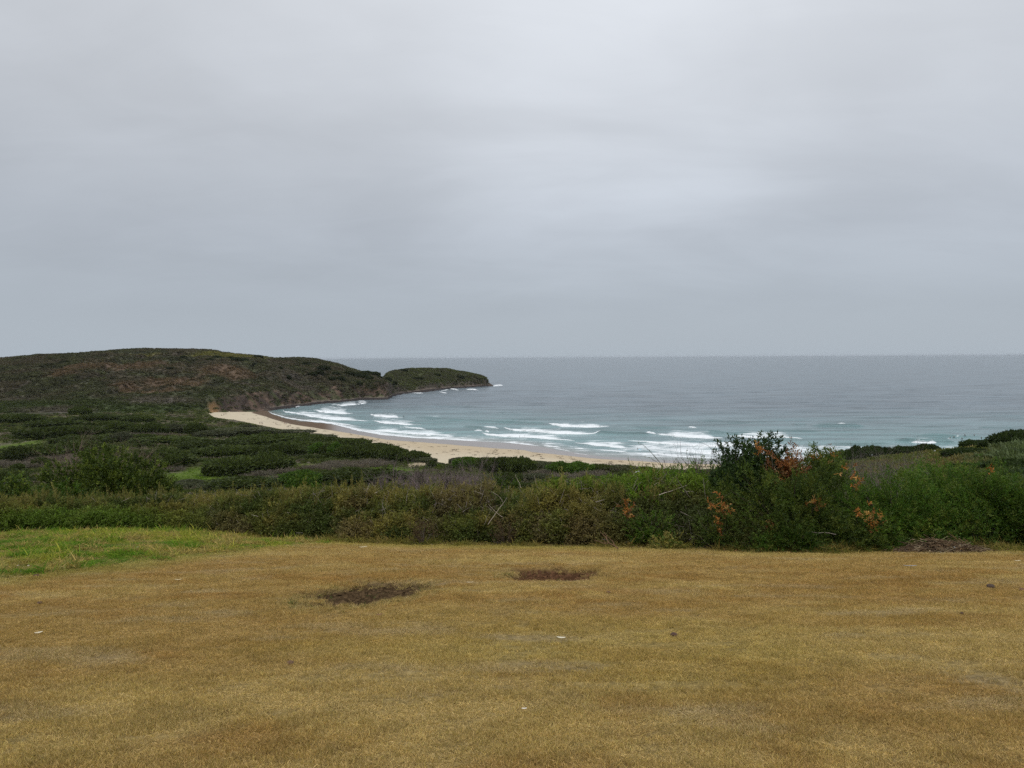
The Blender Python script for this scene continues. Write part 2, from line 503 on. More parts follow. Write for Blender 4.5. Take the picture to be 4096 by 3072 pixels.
HBU, HBY = _hb()
GE = [(-500, 2350), (0, 2306), (300, 2276), (600, 2244), (900, 2214), (1200, 2188), (1400, 2172)]
_ge = np.array([lawn_px(px, py) for px, py in GE]); GEU, GEY = _ge[:, 0] / _ge[:, 1], _ge[:, 1]


def hedge_y(u): return np.interp(u, HBU, HBY)
def bank(x, y):
    """1 on the lush green bank on the left between the lawn and the thicket"""
    u = x / np.maximum(y, 2.0); e = np.where(u < ua(1400), np.interp(u, GEU, GEY), 99) + 1.2 * (fbm(x / 1.5, y / 1.5, 3, 71) - 0.5)
    return sstep(-0.7, 1.3, y - e + 0.9 * (fbm(x / 0.5, y / 0.4, 3, 72) - 0.5)) * (1 - sstep(ua(1000), ua(1400), u))


DRY = np.array((0.370, 0.255, 0.100)); STRAW = np.array((0.420, 0.310, 0.130)); RUST = np.array((0.320, 0.190, 0.064)); OLIVE = np.array((0.375, 0.290, 0.096)); PALE = np.array((0.39, 0.305, 0.180))
SOIL = np.array((0.052, 0.034, 0.018)); SOILR = np.array((0.066, 0.034, 0.018))


def lawn_col(x, y):
    a = fbm(x / 2.6, y / 1.9, 4, 61); b = fbm(x / 0.9 + 7, y / 0.7, 4, 62); c = fbm(x / 5.5, y / 4, 3, 63)
    k = mixc(DRY, STRAW, sstep(0.40, 0.66, a))
    k = mixc(k, RUST, sstep(0.50, 0.72, b) * 0.45)
    k = mixc(k, RUST, sstep(8.5, 13, y) * (1 - sstep(15, 19, y)) * sstep(0.42, 0.62, fbm(x / 1.6 + 30, y / 0.9, 3, 68)) * 0.65)
    k = mixc(k, OLIVE, sstep(0.52, 0.70, c) * 0.45 * (1 - sstep(8, 12, y)))
    k = k * (0.80 + 0.40 * fbm(x / 0.22, y / 0.16, 3, 66))[..., None]
    gl = 1 - sstep(ua(700), ua(1500), x / np.maximum(y, 2.0)); ge = np.interp(x / np.maximum(y, 2.0), GEU, GEY) - y
    k = mixc(k, np.array((0.27, 0.255, 0.07)), gl * (1 - sstep(0.2, 2.2, ge + 1.6 * (c - 0.5))) * 0.6)
    k = mixc(k, PALE, sstep(0.60, 0.74, fbm(x / 1.3 + 3, y / 0.5 + 8, 4, 64)) * 0.5)
    u = x / np.maximum(y, 2.0); e = hedge_y(u) - y
    k = mixc(k, np.array((0.30, 0.255, 0.062)), (1 - sstep(0.8, 3.2, e + 1.5 * (c - 0.5))) * sstep(0.2, 0.8, e) * sstep(ua(800), ua(1200), u) * (0.75 - 0.4 * sstep(ua(2200), ua(2700), u)))
    return k


def lawn_soil(x, y): return pit(x, y)


def build_lawn():
    ys = np.concatenate([np.linspace(-14, 3, 40), np.linspace(3.1, 36, 420)])
    xs = np.linspace(-34, 34, 520)
    X, Y = np.meshgrid(xs, ys); Z = ground(X, Y)
    u = X / np.maximum(Y, 2)
    col = lawn_col(X, Y) * 0.55
    s = lawn_soil(X, Y)
    col = mixc(col, np.where((X > 0)[..., None], SOILR, SOIL), s)
    bk = bank(X, Y); col = mixc(col, np.array((0.085, 0.085, 0.028)), bk)
    e = Y - hedge_y(u)                                        # bare earth and litter under the thicket
    litter = sstep(-1.0, -0.2, e + 0.9 * (fbm(X / 0.8, Y / 0.5, 3, 77) - 0.5)) * (1 - bk)
    col = mixc(col, np.array((0.085, 0.050, 0.030)), litter * (1 - sstep(1.5, 3.0, e))); col = mixc(col, np.array((0.10, 0.105, 0.03)), sstep(1.5, 3.0, e))
    m = ground_mat('lawn_soil', 9, 55, 0.6, 1.45, 0.9, 30, 1.0, (1, 1, 1), 0.0)
    o = grid('lawn', X, Y, Z, m, {'col': col}); tag(o, kind='structure')


build_lawn()


def tuft(n, h, spread, lean, w, K, seed, folds=2):
    g = np.random.default_rng(seed); G = Geo()
    b = np.stack([g.normal(0, spread, n), g.normal(0, spread, n), np.full(n, -0.004)], 1)
    d = unit(np.stack([g.normal(0, lean, n), g.normal(0, lean, n), np.ones(n)], 1)); hh = h * g.uniform(0.5, 1.2, n)
    side = unit(np.cross(d, rand_dirs(n, g))); m = b + d * hh[:, None] * 0.55
    tip = b + d * hh[:, None] * 0.8 + np.stack([d[:, 0], d[:, 1], np.zeros(n)], 1) * hh[:, None] * 0.5 + np.array((0, 0, 0.1)) * hh[:, None]
    ww = (w * g.uniform(0.6, 1.2, n))[:, None]
    V = np.stack([b - side * ww / 2, b + side * ww / 2, m + side * ww * 0.42, m - side * ww * 0.42, tip, tip + side * ww * 0.12], 1).reshape(-1, 3)
    i = np.arange(n)[:, None] * 6
    F = np.concatenate([i + np.array((0, 1, 2, 3)), i + np.array((3, 2, 5, 4))]); k = K[g.integers(0, len(K), n)] * g.uniform(0.7, 1.3, (n, 1))
    G.add(V, F, np.concatenate([k, k])); return G.mesh('grass_tuft')


def build_grass():
    Kd = np.array(((1, 1, 1), (1.15, 1.1, 1.0), (0.8, 0.75, 0.7), (0.95, 1.0, 0.8), (1.3, 1.3, 1.35)))
    var = [tuft(30, 0.026, 0.030, 0.75, 0.0034, Kd, s) for s in range(5)]
    P = []
    for y0, y1, dens in ((2.2, 6, 1150), (6, 10, 700), (10, 16, 420), (16, 32, 230)):
        hw = 0.80 * y1 + 4.5; n = int((y1 - y0) * 2 * hw * dens)
        P.append(np.stack([rng.uniform(-hw, hw, n), rng.uniform(y0, y1, n)], 1))
    P = np.concatenate(P); x, y = P.T; u = x / np.maximum(y, 2)
    keep = (np.abs(x) < 0.76 * y + 4.2) & (y < hedge_y(u) - 0.25 + 0.6 * (rng.random(len(x)) - 0.7))
    s = lawn_soil(x, y); keep &= rng.random(len(x)) > s * 1.02
    bk = bank(x, y); keep &= rng.random(len(x)) > bk
    bare = sstep(0.62, 0.72, fbm(x / 0.8, y / 0.45, 3, 83)); keep &= rng.random(len(x)) > bare * 0.75
    x, y = x[keep], y[keep]; n = len(x); u = x / np.maximum(y, 2)
    col = lawn_col(x, y) * rng.uniform(0.8, 1.22, (n, 1))
    hz = 0.55 + 0.9 * sstep(0.3, 0.7, fbm(x / 0.45, y / 0.35, 3, 85)) + rng.uniform(-0.15, 0.25, n)
    rim = sstep(0.02, 0.25, pit(x, y)) ; hz *= 1 + 0.9 * rim; col = mixc(col, np.array((0.38, 0.29, 0.14)), rim * 0.5)
    wd = 1 + 0.055 * np.clip(y - 5, 0, 30)
    rot = np.stack([rng.normal(0, 0.15, n), rng.normal(0, 0.15, n), rng.uniform(0, 6.28, n)], 1)
    scatter('dry_grass', np.stack([x, y, ground(x, y)], 1), rot, np.stack([wd, wd, hz * (0.9 + 0.02 * y)], 1), col, var, M_GRASS,
            'short dry tan grass covering the sloping lawn', 'grass')
    print('lawn tufts', n)
    # lush taller grass on the left bank, longer tufts along the thicket's foot
    Kg = np.array(((1, 1, 1), (1.2, 1.15, 0.9), (0.7, 0.8, 0.6), (1.5, 1.3, 1.2)))
    var = [tuft(24, 0.11, 0.05, 0.9, 0.009, Kg, 50 + s) for s in range(5)]
    n = 60000; x = rng.uniform(-30, 2, n); y = rng.uniform(12, 33, n); u = x / y
    bk = bank(x, y); k = (rng.random(n) < bk) & (y < hedge_y(u) + 0.8) & (np.abs(u) < 0.82); x, y = x[k], y[k]
    n2 = 9500; t = rng.uniform(ua(700), 0.85, n2); yy = hedge_y(t) + rng.normal(-0.10, 0.30, n2); x = np.concatenate([x, t * yy]); y = np.concatenate([y, yy])
    isb = np.arange(len(x)) < (len(x) - n2); n = len(x); u = x / y
    pn = fbm(x / 1.1, y / 0.8, 4, 101); qn = fbm(x / 0.6, y / 0.45, 3, 102)
    G1 = np.array((0.085, 0.170, 0.014)); G2 = np.array((0.215, 0.240, 0.036)); ST = np.array((0.290, 0.220, 0.090))
    left = 1 - sstep(ua(0), ua(700), u)
    col = mixc(G2, G1, sstep(0.42, 0.60, pn + 0.10 * left - 0.03)); col = mixc(col, ST, sstep(0.50, 0.62, qn + 0.05 * sstep(0.45, 0.6, fbm(x / 3, y / 2, 2, 110))) * 0.8)
    col = mixc(col, np.array((0.135, 0.115, 0.035)), (~isb) * 0.8)
    col = col * rng.uniform(0.75, 1.25, (n, 1))
    hz = (0.30 + 1.15 * sstep(0.38, 0.72, fbm(x / 0.8, y / 0.8, 3, 103))) * rng.uniform(0.7, 1.2, n) * np.where(isb, 1.0, 1.25)
    rot = np.stack([rng.normal(0, 0.25, n), rng.normal(0, 0.25, n), rng.uniform(0, 6.28, n)], 1)
    scatter('green_grass', np.stack([x, y, ground(x, y)], 1), rot, np.stack([hz * 1.2 + 0.5, hz * 1.2 + 0.5, hz], 1), col, var, M_GRASS,
            'tufty bright green grass on the bank between lawn and thicket', 'grass')
    # pale long blades round the bare patches, weeds inside
    var = [tuft(16, 0.075, 0.03, 0.8, 0.007, Kd, 80 + s) for s in range(4)]
    x = []; y = []
    for (cx, cy, ax, ay, sk) in LAWN_PITS:
        n = 1500; th = rng.uniform(0, 6.28, n); th = np.where(rng.random(n) < 0.6, -np.abs(th % 3.14), th)
        rr = rng.normal(1.0, 0.14, n); xx = cx + ax * rr * np.cos(th); x.append(xx); y.append(cy + ay * rr * np.sin(th) + sk * (xx - cx))
    x = np.concatenate(x); y = np.concatenate(y); n = len(x)
    col = np.tile(np.array((0.38, 0.29, 0.125)), (n, 1)) * rng.uniform(0.6, 1.2, (n, 1)); w = rng.random(n) < 0.07; col[w] = (0.07, 0.095, 0.025)
    hz = rng.uniform(0.35, 1.05, n) * np.where(x < 0, 1.0, 0.45); rot = np.stack([rng.normal(0, 0.3, n), rng.normal(0, 0.3, n), rng.uniform(0, 6.28, n)], 1)
    # crumbs of earth and small weeds inside the bare patches
    cr = []; q = []
    for s_ in range(4):
        bm_ = bmesh.new(); bmesh.ops.create_icosphere(bm_, subdivisions=1, radius=1.0); g_ = np.random.default_rng(s_)
        for v_ in bm_.verts: v_.co *= g_.uniform(0.55, 1.25)
        m_ = bpy.data.meshes.new('crumb'); bm_.to_mesh(m_); bm_.free(); set_attr(m_, 'col', np.ones((len(m_.polygons), 3)), 'FACE'); cr.append(m_)
    for (cx, cy, ax, ay, sk) in LAWN_PITS:
        m_ = 2600; xx = cx + ax * 1.2 * rng.uniform(-1, 1, m_); q.append(np.stack([xx, cy + ay * 1.2 * rng.uniform(-1, 1, m_) + sk * (xx - cx)], 1))
    q = np.concatenate(q); q = q[rng.random(len(q)) < sstep(0.45, 0.9, pit(q[:, 0], q[:, 1]))]; m_ = len(q); sz = rng.gamma(1.6, 0.010, m_)[:, None] + 0.004
    cc = np.where((q[:, :1] > 0), SOILR, SOIL) * rng.uniform(0.6, 1.9, (m_, 1))
    scatter('earth_crumbs', np.stack([q[:, 0], q[:, 1], ground(q[:, 0], q[:, 1])], 1), np.stack([rng.normal(0, 0.3, m_), rng.normal(0, 0.3, m_), rng.uniform(0, 6.28, m_)], 1), sz * np.array((1.3, 1.3, 0.55)), cc, cr, M_CRUMB, 'loose crumbs of dark earth in the bare patches of the lawn', 'earth')
    q2 = q[rng.random(m_) < 0.13]; k_ = fbm(q2[:, 0] / 0.35, q2[:, 1] / 0.35, 3, 120) > 0.5; q2 = q2[k_]; x = np.concatenate([x, q2[:, 0]]); y = np.concatenate([y, q2[:, 1]]); m2 = len(q2); n = len(x)
    col = np.concatenate([col, np.tile(np.array((0.10, 0.135, 0.04)), (m2, 1)) * rng.uniform(0.6, 1.2, (m2, 1))]); hz = np.concatenate([hz, rng.uniform(0.2, 0.5, m2)]); rot = np.concatenate([rot, np.stack([rng.normal(0, 0.4, m2), rng.normal(0, 0.4, m2), rng.uniform(0, 6.28, m2)], 1)])
    scatter('long_grass', np.stack([x, y, ground(x, y)], 1), rot, np.stack([hz, hz, hz], 1), col, var, M_GRASS, 'longer straw coloured grass fringing the bare earth patches', 'grass')


build_grass()


# ------------------------------------------------------------------ hillside, dunes, beach, headland
def build_hillside():
    us = np.linspace(-1.0, 0.95, 760); t = np.linspace(0, 1, 420)
    U, T = np.meshgrid(us, t)
    Y = 33.5 * (duney(U) / 33.5) ** T
    X = U * Y; Z = ground(X, Y)
    e = np.interp(U, us, duney(us)) - Y
    Z = np.where(U > UB, np.minimum(Z, 4.5 + np.clip(e, 0, 400) * 0.115), Z)
    a = fbm(X / 22, Y / 12, 4, 201); b = fbm(X / 6, Y / 5, 4, 202)
    k = mixc(np.array((0.045, 0.052, 0.016)), np.array((0.085, 0.095, 0.022)), sstep(0.35, 0.65, b))
    k = mixc(k, np.array((0.13, 0.105, 0.085)), sstep(0.52, 0.64, a) * 0.7)
    mead = patches(X, Y, [(800, 1898, 420, 16), (1500, 1880, 360, 12), (40, 1790, 140, 24), (1050, 1900, 250, 10)], ground, 180, 560, 5)
    k = mixc(k, np.array((0.075, 0.115, 0.014)), mead)
    sp = spur_w(U) * (1 - sstep(110, 130, Y))
    k = mixc(k, mixc(np.array((0.13, 0.115, 0.035)), np.array((0.15, 0.105, 0.05)), sstep(0.4, 0.6, a)), sp * 0.85)
    sandp = patches(X, Y, [(1720, 1850, 110, 9), (1655, 1862, 60, 6)], ground, 180, 560, 8)
    k = mixc(k, np.array((0.42, 0.34, 0.23)), sandp)
    o = grid('hillside', X, Y, Z, ground_mat('hill_ground', 0.5, 3.0, 0.6, 1.35, 0.8, 1.5), {'col': k}); tag(o, kind='structure')


def build_beach():
    us = np.linspace(UB, 0.95, 760); t = np.linspace(-0.12, 1.9, 90)
    U, T = np.meshgrid(us, t); D = np.interp(U, DU, DY); S = shorey(U)
    Y = np.where(T < 1, D + (S - D) * T, S + (T - 1) * 90); X = U * Y; Z = beach_z(X, Y)
    W = np.interp(U, WU, WY) + 6 * (fbm(X / 14, Y / 14, 3, 300) - 0.5)
    wet = sstep(-1.5, 2.5, Y - W) * sstep(ua(1000), ua(1012), U)
    brown = 1 - sstep(ua(1280), ua(1380), U)
    k = np.array((0.455, 0.39, 0.282)) * (0.9 + 0.2 * fbm(X / 10, Y / 6, 4, 301))[..., None]
    k = mixc(k, np.array((0.41, 0.335, 0.228)), sstep(0.25, 0.75, (Y - D) / np.maximum(W - D, 1)) * (1 - brown))
    k = mixc(k, mixc(np.array((0.215, 0.185, 0.165)), np.array((0.098, 0.066, 0.042)), brown), wet)
    m, t_ = mat_new('sand'); pos = t_.n('ShaderNodeTexCoord').outputs['Object']
    n = t_.noise(pos, 0.6, 6, 0.7); n2 = t_.noise(pos, 6.0, 3, 0.6); c = attr_n(t_, 'col').outputs['Color']
    kk = t_.mapr(n, 0.25, 0.75, 0.86, 1.12); c = t_.mix(1.0, c, t_.n('ShaderNodeCombineXYZ', {0: kk, 1: kk, 2: kk}).outputs[0], 'MULTIPLY')
    w_ = attr_n(t_, 'wet').outputs['Fac']
    bp = t_.n('ShaderNodeBump', {'Strength': t_.mapr(w_, 0, 1, 0.35, 0.02), 'Distance': 0.12, 'Height': t_.math('ADD', n, n2)})
    p = t_.n('ShaderNodeBsdfPrincipled', {'Base Color': c, 'Roughness': t_.mapr(w_, 0, 1, 0.95, 0.30), 'Specular IOR Level': t_.mapr(w_, 0, 1, 0.1, 0.42), 'Normal': bp.outputs[0]})
    out(t_, p.outputs[0])
    wsh = wet * (1 - 0.9 * brown)
    o = grid('beach', X, Y, Z, m, {'col': k, 'wet': wsh}); tag(o, kind='structure')
    # seaweed dropped along the tide lines
    G = Geo()
    for i in range(190):
        u = rng.uniform(UB + 0.01, 0.32); d = np.interp(u, DU, DY); w = min(np.interp(u, WU, WY), float(shorey(u)))
        f = np.clip(rng.normal(0.62, 0.16), 0.15, 1.02) if rng.random() < 0.75 else rng.uniform(0.25, 0.9)
        y = d + (w - d) * f; x = u * y; z = float(beach_z(x, y)); r = rng.uniform(0.25, 0.8); n = 22
        b = np.stack([x + rng.normal(0, r * 1.3, n), y + rng.normal(0, r * 0.7, n), np.full(n, z) + rng.uniform(0.0, 0.12, n)], 1)
        dd = rand_dirs(n) * np.array((1, 1, 0.35)); G.leaves(b, dd, rng.uniform(0.3, 0.7, n), rng.uniform(0.12, 0.25, n), np.array((0.055, 0.038, 0.024)) * rng.uniform(0.6, 1.5, (n, 1)))
    tag(link('seaweed', G.mesh('seaweed'), M_WOOD), 'dark scraps of seaweed strewn along the tide lines on the sand', 'seaweed', kind='stuff')


BROWNP = [c1(1080, 320) + (330, 26), c1(660, 330) + (120, 26), c1(1800, 370) + (250, 40), c1(1380, 440) + (220, 22), c1(1550, 470) + (150, 20), c1(1260, 420) + (110, 22), c1(1030, 475) + (130, 18), c1(500, 385) + (130, 20),
          c1(1300, 520) + (200, 18), c1(560, 340) + (120, 15)]
GREYP = [c1(1300, 610) + (420, 22), c1(450, 690) + (340, 18), c1(150, 590) + (200, 15), c2(400, 480) + (260, 20), c2(300, 380) + (180, 20)]
LIMEP = [c1(1850, 240) + (300, 40), c1(1100, 235) + (160, 30), c2(20, 265) + (140, 30), c1(1600, 235) + (180, 25)]


def head_col(X, Y):
    u = X / Y
    a = fbm(X / 30, Y / 22, 4, 401); b = fbm(X / 8, Y / 8, 4, 402)
    k = mixc(np.array((0.060, 0.060, 0.036)), np.array((0.080, 0.083, 0.043)), sstep(0.4, 0.62, b))
    k = mixc(k, np.array((0.094, 0.077, 0.057)), sstep(0.46, 0.62, a) * 0.75)
    lowg = 1 - sstep(0, 110, Y - head_base_y(u)); k = mixc(k, np.array((0.046, 0.068, 0.018)), lowg * (1 - sstep(ua(850), ua(1000), u)) * 0.8)
    isl = sstep(ua(1530), ua(1560), u); k = mixc(k, mixc(np.array((0.085, 0.095, 0.040)), np.array((0.075, 0.075, 0.045)), sstep(0.4, 0.6, b)), isl)
    k = mixc(k, np.array((0.145, 0.098, 0.064)), patches(X, Y, BROWNP, headland, 560, 1250, 411, 0.6) * 0.85)
    k = mixc(k, np.array((0.125, 0.105, 0.090)), patches(X, Y, GREYP, headland, 560, 1250, 412, 0.7) * 0.8)
    k = mixc(k, np.array((0.150, 0.140, 0.045)), patches(X, Y, LIMEP, headland, 560, 1300, 413, 0.6))
    return k


def cliffy(X, Y):
    """1 on bare rock: the cliff faces and the shore platform"""
    u = X / Y; b = np.interp(u, HU, HC[:, 1]); f = np.interp(u, HU, HC[:, 2]); c = np.interp(u, HU, HC[:, 3])
    m = sstep(ua(815), ua(850), u)
    isl = sstep(ua(1530), ua(1550), u)
    nz = 26 * (fbm(X / 14, Y / 14, 4, 421) - 0.5)
    r = (1 - sstep(-8, 14, Y - c + nz * (1 - isl)))
    r = np.maximum(r, sstep(ua(1928), ua(1946), u))
    plat = (1 - sstep(-2, 4, Y - f))
    return r * m, plat * m * sstep(ua(1040), ua(1100), u)


def head_relief(X, Y):
    """gullies and hollows on the headland, kept clear of its skyline and its foot"""
    U = X / Y; rdg = np.interp(U, HU, HC[:, 5]); fl = sstep(30, 110, Y - head_base_y(U)) * (1 - sstep(-130, -40, Y - rdg)) * (1 - sstep(ua(1380), ua(1500), U))
    g = np.abs(fbm(X / 34 + 0.4 * fbm(X / 50, Y / 50, 2, 433), Y / 150, 3, 434) - 0.5) * 2
    return fl * (4.0 * (fbm(X / 48, Y / 34, 3, 435) - 0.5) - 5.0 * (1 - sstep(0.0, 0.28, g)))


def build_headland():
    us = np.linspace(-1.05, ua(2030), 1150); t = np.linspace(0, 1, 420) ** 1.12
    U, T = np.meshgrid(us, t); b = head_base_y(U) - 16; e = np.interp(U, HU, HC[:, 7])
    Y = b + (e - b) * T; X = U * Y; Z = headland(X, Y)
    rock, plat = cliffy(X, Y)
    rise = sstep(0, 12, Y - head_base_y(U)) * (Z > -1)
    veg = (1 - rock) * rise
    Z = Z + veg * (2.4 * (fbm(X / 9, Y / 7, 4, 431) - 0.5) + 0.9 * (vn(X / 2.6, Y / 2.6, 432) - 0.5))
    Z = Z + head_relief(X, Y)
    # vertical ribs on the columnar rock, ledges on the platform
    rib = np.abs(vn(X / 5.5, Y / 40, 441) - 0.5) * 2
    Z = Z + rock * rise * (1 - plat) * (3.2 * (fbm(X / 5, Y / 9, 4, 442) - 0.5) - 3.0 * (1 - rib) ** 4)
    Z = Z + plat * (1.5 * (fbm(X / 6, Y / 5, 4, 443) - 0.42) + 0.8 * (vn(X / 1.7, Y / 1.7, 444) - 0.5)) * sstep(-10, 2, Y - head_base_y(U))
    k = head_col(X, Y) * 0.75
    rk = mixc(np.array((0.062, 0.046, 0.036)), np.array((0.115, 0.078, 0.056)), sstep(0.4, 0.65, fbm(X / 7, Y / 7, 4, 445)))
    rk = mixc(rk, np.array((0.055, 0.066, 0.026)), sstep(0.46, 0.58, fbm(X / 12, Y / 10, 4, 446)) * 0.75)
    och = np.maximum(0, 1 - np.abs(U - ua(848)) / 0.010) * (1 - sstep(8, 14, Z)); rk = mixc(rk, np.array((0.30, 0.18, 0.085)), np.clip(och * 1.6, 0, 1))
    lft = sstep(ua(1540), ua(1560), U); rk = mixc(rk, np.array((0.070, 0.058, 0.048)), lft * 0.7)
    k = mixc(k, rk, rock)
    pk = mixc(np.array((0.036, 0.030, 0.028)), np.array((0.20, 0.165, 0.13)), sstep(0.72, 0.95, (Y - head_base_y(U)) / np.maximum(np.interp(U, HU, HC[:, 2]) - head_base_y(U), 1)) * 0.75)
    k = mixc(k, pk, plat)
    o = grid('headland', X, Y, Z, ground_mat('headland_ground', 0.12, 0.7, 0.65, 1.35, 0.9, 0.45), {'col': k}); tag(o, kind='structure')


build_hillside(); build_beach(); build_headland()


# ------------------------------------------------------------------ sea
SWELL = [([c2(1240, 742), c2(1400, 753), c2(1600, 766), c2(1800, 778), c2(2212, 792)], 0.9), ([c4p(470, 410), c4p(560, 414), c4p(700, 417), c4p(850, 417), c4p(970, 420)], 1.3),
         ([c4p(1150, 530), c4p(1300, 540), c4p(1500, 545), c4p(1700, 552)], 1.6), ([c4p(1300, 490), c4p(1500, 495), c4p(1800, 507), c4p(2000, 512)], 1.0),
         ([c3(700, 652), c3(900, 658), c3(1100, 664), c3(1230, 668)], 1.0), ([c3(880, 606), c3(1100, 612), c3(1400, 610)], 0.7), ([c3(1000, 545), c3(1300, 552), c3(1600, 560), c3(2000, 570)], 0.7),
         ([c3(0, 565), c3(200, 575), c3(400, 580)], 0.9), ([c2(1150, 650), c2(1500, 660), c2(1900, 668)], 0.6), ([c2(1300, 655), c2(1500, 648), c2(1700, 650)], 0.5), ([c2(1700, 700), c2(2000, 710), c2(2212, 716)], 0.6),
         ([c4p(0, 450), c4p(300, 455), c4p(600, 458)], 0.7), ([c4p(600, 560), c4p(900, 566), c4p(1200, 560)], 0.6), ([c4p(1800, 428), c4p(2200, 436)], 0.7), ([c4p(330, 400), c4p(480, 404)], 0.6),
         ([c3(1480, 640), c3(1750, 655), c3(2147, 668)], 0.7), ([c2(1700, 825), c2(1900, 835)], 0.6)]
SWELL = [(line(p, 0.0), h) for p, h in SWELL]


def sea_h(x, y):
    u = x / y; q = y + 0.10 * x + 26 * (fbm(x / 120, y / 90, 2, 501) - 0.5)
    am = (1 - sstep(900, 2600, y)) * (0.25 + 0.75 * sstep(10, 90, y - shorey(u)))
    h = am * (0.50 * np.sin(q / 4.6) * sstep(0.4, 0.7, fbm(x / 55, y / 20, 2, 502)) + 0.28 * np.sin((q * 1.02 - 0.25 * x) / 2.3 + 1.3) * sstep(0.35, 0.7, fbm(x / 30, y / 14, 2, 503)))
    for (lu, ly), hh in SWELL:
        yc = np.interp(u, lu, ly); e = sstep(0, 0.25, (u - lu[0]) / (lu[-1] - lu[0])) * (1 - sstep(0.75, 1, (u - lu[0]) / (lu[-1] - lu[0])))
        s = np.maximum(4.0, 0.010 * yc); d = (y - yc - s * 0.8) / np.where(y < yc + s * 0.8, s * 0.55, s * 1.2)
        h = h + 1.5 * hh * e * np.exp(-d * d)
    return h


